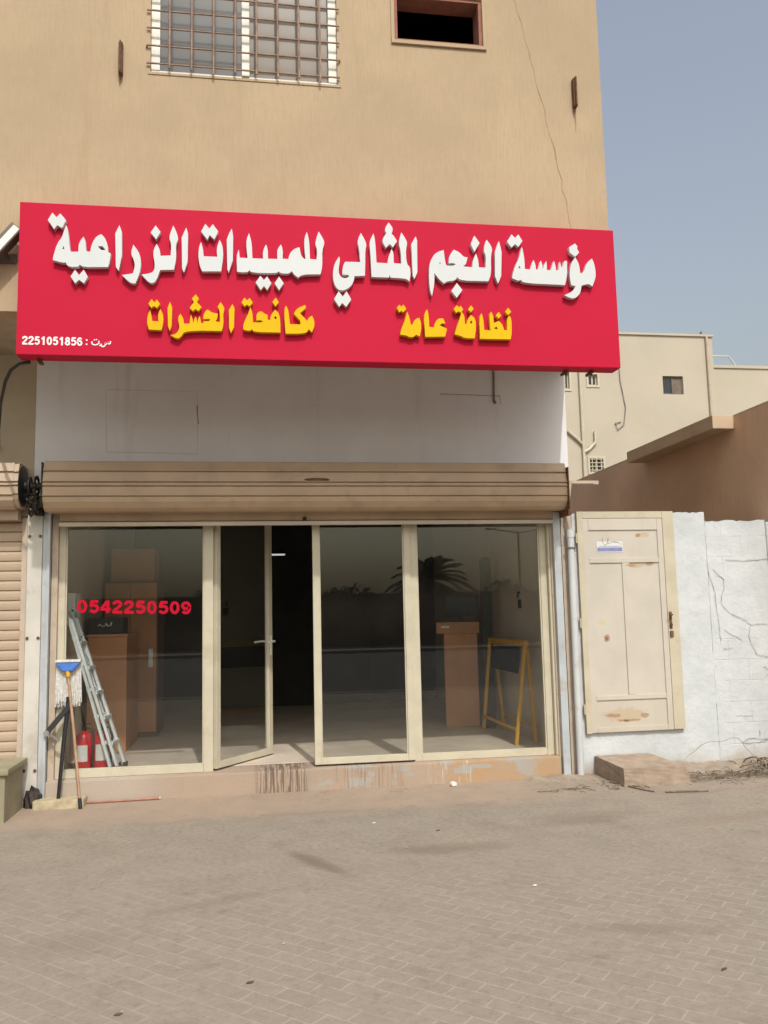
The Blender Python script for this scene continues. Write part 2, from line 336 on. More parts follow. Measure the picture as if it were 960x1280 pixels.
M['mop_blue'] = mat('blue plastic', (0.07, 0.19, 0.60), 0.4, var=0.15, scale=25)
M['mop_yellow'] = mat('yellow plastic', (0.62, 0.33, 0.02), 0.4)
M['mop_string'] = mat('mop cotton', (0.64, 0.62, 0.58), 0.95, var=0.2, scale=40)
M['twig'] = mat('dry twig', (0.20, 0.155, 0.11), 0.9, var=0.4, scale=30)
M['wire'] = mat('grey wire', (0.26, 0.235, 0.21), 0.6, 0.2, var=0.3)
M['pebble'] = mat('pale rubble', (0.36, 0.31, 0.25), 0.95, var=0.3, scale=20)
M['crack'] = mat('crack line', (0.40, 0.385, 0.365), 0.95, var=0.3, scale=20)
M['crack_pale'] = mat('hairline crack', (0.50, 0.48, 0.45), 0.95, var=0.3, scale=20)
M['patch_line'] = mat('filled joint line', (0.60, 0.57, 0.53), 0.95, var=0.12, scale=20)
M['crack_facade'] = mat('facade hairline', (0.40, 0.27, 0.175), 0.95, var=0.3, scale=9)
M['asphalt'] = mat('asphalt', (0.055, 0.052, 0.048), 0.9, var=0.2, scale=4, bump=0.3)
M['kerb'] = mat('kerb concrete', (0.34, 0.31, 0.27), 0.9, var=0.15)
M['leafdark'] = mat('dusty foliage', (0.055, 0.07, 0.035), 0.8, var=0.4, scale=3)
M['palmleaf'] = mat('palm leaf', (0.06, 0.075, 0.04), 0.7, var=0.3, scale=3)
M['bark'] = mat('bark', (0.12, 0.085, 0.06), 0.95, var=0.3, scale=9, bump=0.4)
M['lamp_grey'] = mat('lamp post grey', (0.30, 0.31, 0.32), 0.5, 0.4)
M['lens'] = mat('floodlight glass', (0.70, 0.72, 0.70), 0.2, var=0.04)
M['iron_frame'] = mat('floodlight housing', (0.16, 0.13, 0.10), 0.6, 0.2, var=0.2)
def m_glass(name, tint, refl=1.0):
    t = NT(name); n = t.n; n.remove(t.b)
    tr = n.new('ShaderNodeBsdfTransparent'); tr.inputs[0].default_value = (*tint, 1)
    gl = n.new('ShaderNodeBsdfGlossy'); gl.inputs['Roughness'].default_value = 0.003; gl.inputs[0].default_value = (0.93, 0.95, 0.94, 1)
    fr = n.new('ShaderNodeFresnel'); bf = n.new('ShaderNodeNewGeometry'); t.L(t.ramp(bf.outputs['Backfacing'], 0, 1, 1.56, 1 / 1.56, False), fr.inputs[0])   # thin pane: same reflectance from both faces
    mx = n.new('ShaderNodeMixShader'); t.L(fr.outputs[0], mx.inputs[0]); t.L(tr.outputs[0], mx.inputs[1]); t.L(gl.outputs[0], mx.inputs[2])
    # dust film on the pane
    df = n.new('ShaderNodeBsdfDiffuse'); df.inputs[0].default_value = (0.5, 0.46, 0.4, 1)
    mx2 = n.new('ShaderNodeMixShader'); t.L(t.ramp(t.noise(1.6, 5), 0.3, 0.8, 0.002, 0.009), mx2.inputs[0]); t.L(mx.outputs[0], mx2.inputs[1]); t.L(df.outputs[0], mx2.inputs[2])
    out = [k for k in n if k.type == 'OUTPUT_MATERIAL'][0]; t.L(mx2.outputs[0], out.inputs[0]); return t.m
M['glass'] = m_glass('shop glass', (0.93, 0.94, 0.93))
M['pane_grey'] = mat('dirty grey pane', (0.075, 0.073, 0.074), 0.22, var=0.12, scale=2)
M['pane_tan'] = mat('dirty pane before tan cloth', (0.115, 0.080, 0.048), 0.35, var=0.15, scale=3)
M['glass_far'] = mat('window glass', (0.03, 0.035, 0.04), 0.1, var=0.1)
def m_emit(name, c, s):
    t = NT(name); t.b.inputs['Emission Color'].default_value = (*c, 1); t.b.inputs['Emission Strength'].default_value = s; t.color((0.8, 0.8, 0.8)); return t.m
M['tube'] = m_emit('lit fluorescent tube', (0.95, 0.97, 0.95), 0.55)
def m_paving():
    t = NT('block paving', 0.9, spec=0.25)
    v = t.mapped((1, 1, 1), (0, 0, math.radians(44.0)), (0.03, 0.02, 0))
    wob = t.n.new('ShaderNodeVectorMath'); wob.operation = 'ADD'
    nz = t.n.new('ShaderNodeTexNoise'); nz.inputs['Scale'].default_value = 2.2; nz.inputs['Detail'].default_value = 5; t.L(t.pos, nz.inputs['Vector'])
    sc_ = t.n.new('ShaderNodeVectorMath'); sc_.operation = 'SCALE'; sc_.inputs['Scale'].default_value = 0.035; t.L(nz.outputs['Color'], sc_.inputs[0])
    t.L(v, wob.inputs[0]); t.L(sc_.outputs[0], wob.inputs[1])
    br = t.n.new('ShaderNodeTexBrick'); t.L(wob.outputs[0], br.inputs['Vector'])
    br.inputs['Scale'].default_value = 1.0; br.inputs['Brick Width'].default_value = 0.2; br.inputs['Row Height'].default_value = 0.1
    br.inputs['Mortar Size'].default_value = 0.0050; br.inputs['Mortar Smooth'].default_value = 0.35; br.inputs['Bias'].default_value = 0.0
    br.inputs['Color1'].default_value = (0.262, 0.222, 0.178, 1); br.inputs['Color2'].default_value = (0.288, 0.245, 0.197, 1); br.inputs['Mortar'].default_value = (0.345, 0.305, 0.25, 1)
    x, y = t.axis(0), t.axis(1)
    big = t.noise(0.7, 5, 0.6); mid = t.noise(3.2, 6, 0.65); fine = t.noise(70, 4, 0.7); gr = t.noise(18, 5, 0.65)
    col = t.mix(t.ramp(gr, 0.42, 0.68, 0, 0.45), br.outputs[0], (0.195, 0.165, 0.13))
    col = t.mix(t.ramp(fine, 0.48, 0.72, 0, 0.35), col, (0.40, 0.345, 0.275))
    # sand drifted over the joints towards the shop
    sandc = t.mix(t.ramp(mid, 0.3, 0.7), (0.325, 0.276, 0.22), (0.275, 0.234, 0.187))
    sm = t.math('ADD', t.ramp(y, -3.9, -1.1, 0.0, 1.0), t.math('MULTIPLY', t.math('SUBTRACT', mid, 0.5), 1.5))
    jointfill = t.math('ADD', t.ramp(sm, 0.05, 0.85, 0.0, 0.88), t.ramp(t.noise(1.3, 6, 0.7), 0.46, 0.66, 0.0, 0.80))
    col = t.mix(jointfill, col, t.mix(t.ramp(t.noise(26, 6, 0.75), 0.40, 0.66, 0, 0.65), sandc, (0.19, 0.16, 0.125)))
    # pinkish concrete skirt along the plinth
    edge = t.math('ADD', y, t.math('MULTIPLY', t.math('SUBTRACT', t.noise(1.8, 6, 0.7), 0.5), 0.55))
    skirt = t.ramp(edge, -1.15, -0.75)
    rightfade = t.ramp(x, 2.0, 3.3, 1.0, 0.25)
    pink = t.mix(t.ramp(mid, 0.35, 0.72), (0.385, 0.28, 0.205), (0.335, 0.26, 0.195))
    col = t.mix(t.math('MULTIPLY', t.math('MULTIPLY', skirt, rightfade), 0.7), col, pink)
    seam = t.math('MULTIPLY', t.math('MULTIPLY', t.ramp(edge, -1.06, -0.97), t.ramp(edge, -0.88, -0.95)), t.ramp(big, 0.45, 0.62, 0, 0.4))
    col = t.mix(seam, col, (0.22, 0.165, 0.12))
    # oil and tyre stains, loose dirt
    def blob(cx, cy, rx, ry, ang, amt, c):
        mp = t.n.new('ShaderNodeMapping'); mp.vector_type = 'TEXTURE'
        mp.inputs['Location'].default_value = (cx, cy, 0); mp.inputs['Rotation'].default_value = (0, 0, math.radians(ang)); mp.inputs['Scale'].default_value = (rx, ry, 1)
        t.L(t.pos, mp.inputs['Vector']); ln = t.n.new('ShaderNodeVectorMath'); ln.operation = 'LENGTH'; t.L(mp.outputs[0], ln.inputs[0])
        d = t.math('ADD', ln.outputs['Value'], t.math('MULTIPLY', t.math('SUBTRACT', t.noise(7, 6, 0.7), 0.5), 1.3))
        return t.mix(t.math('MULTIPLY', t.ramp(d, 1.1, 0.25), amt), col, c)
    for a in STAINS: col = blob(*a)
    spots = t.math('ADD', t.math('MULTIPLY', t.ramp(t.noise(9.0, 3, 0.6), 0.64, 0.74), 0.45), t.math('MULTIPLY', t.ramp(t.noise(2.1, 8, 0.78), 0.53, 0.70), 0.55))
    col = t.mix(spots, col, (0.19, 0.145, 0.105))
    t.color(col)
    hh = t.math('ADD', t.math('MULTIPLY', br.outputs['Fac'], t.math('SUBTRACT', 0.15, t.math('MULTIPLY', jointfill, 0.15))), t.math('MULTIPLY', fine, 0.5))
    t.bump(hh, 0.35, 0.006)
    return t.m
STAINS = [(0.42, -2.35, 0.50, 0.09, -62, 0.75, (0.16, 0.125, 0.095)), (2.5, -1.7, 0.5, 0.16, 5, 0.55, (0.19, 0.15, 0.115)), (1.2, -2.25, 0.4, 0.14, -10, 0.6, (0.18, 0.145, 0.11)), (-0.9, -3.5, 0.5, 0.2, 15, 0.35, (0.2, 0.16, 0.12)), (0.1, -4.95, 0.3, 0.16, 0, 0.5, (0.18, 0.145, 0.11)), (1.45, -2.2, 0.55, 0.13, -8, 0.5, (0.20, 0.155, 0.11)), (2.6, -1.55, 0.6, 0.13, 0, 0.45, (0.22, 0.17, 0.12)), (1.95, -3.9, 0.45, 0.10, -14, 0.5, (0.2, 0.155, 0.115)),
          (-0.35, -4.55, 0.25, 0.12, 10, 0.45, (0.2, 0.15, 0.11)), (-0.2, -3.0, 0.6, 0.10, 20, 0.4, (0.2, 0.155, 0.115)), (3.6, -1.9, 0.7, 0.2, 10, 0.35, (0.23, 0.17, 0.12)), (0.3, -4.7, 0.18, 0.07, 0, 0.45, (0.19, 0.15, 0.11)), (-1.35, -5.1, 0.3, 0.25, 0, 0.5, (0.36, 0.19, 0.13))]
M['paving'] = m_paving()
def m_plinth():
    t = NT('stained plinth plaster', 0.9, spec=0.2)
    x, z = t.axis(0), t.axis(2); base = t.mix(t.ramp(t.noise(3, 6, 0.65), 0.35, 0.7), (0.39, 0.295, 0.225), (0.35, 0.275, 0.21))
    orange = t.mix(t.ramp(t.noise(5, 5, 0.6), 0.4, 0.7), (0.41, 0.27, 0.155), (0.39, 0.29, 0.20))
    col = t.mix(t.ramp(t.math('ADD', x, t.math('MULTIPLY', t.noise(4, 5), 0.8)), 1.9, 2.35), base, orange)
    pale = t.mix(0.5, base, (0.43, 0.365, 0.30)); col = t.mix(t.ramp(x, -0.6, -1.1, 0, 0.8), col, (0.43, 0.365, 0.30))
    # cement repairs
    rep = t.math('MULTIPLY', t.ramp(t.noise(1, 5, 0.6, t.mapped((3.2, 3.2, 9))), 0.52, 0.58), t.math('MULTIPLY', t.ramp(x, 0.5, 0.7), t.ramp(x, 2.9, 2.5)))
    col = t.mix(t.math('MULTIPLY', rep, 0.85), col, (0.35, 0.34, 0.315))
    # runs of dark and pale paint
    run = t.noise(1, 3, 0.7, t.mapped((62, 3, 2.2)))
    m1 = t.math('MULTIPLY', t.ramp(x, 0.02, 0.10), t.ramp(x, 0.56, 0.46)); m2 = t.math('MULTIPLY', t.ramp(x, 0.72, 0.8), t.ramp(x, 1.35, 1.2))
    m3 = t.math('MULTIPLY', t.ramp(x, 1.28, 1.32), t.ramp(x, 1.45, 1.42))
    top = t.ramp(z, 0.19, 0.12)
    col = t.mix(t.math('MULTIPLY', t.math('MULTIPLY', t.ramp(run, 0.44, 0.54), m1), 0.85), col, (0.13, 0.095, 0.07))
    col = t.mix(t.math('MULTIPLY', t.math('MULTIPLY', t.ramp(run, 0.52, 0.60), t.math('ADD', m2, m3)), 0.6), col, (0.25, 0.15, 0.10))
    m4 = t.math('MULTIPLY', t.ramp(x, 1.62, 1.7), t.ramp(x, 2.12, 2.0)); col = t.mix(t.math('MULTIPLY', t.math('MULTIPLY', t.ramp(run, 0.56, 0.64), m4), 0.8), col, (0.58, 0.57, 0.55))
    t.color(col); t.bump(t.noise(30, 5, 0.65), 0.4, 0.008); return t.m
M['plinth'] = m_plinth()
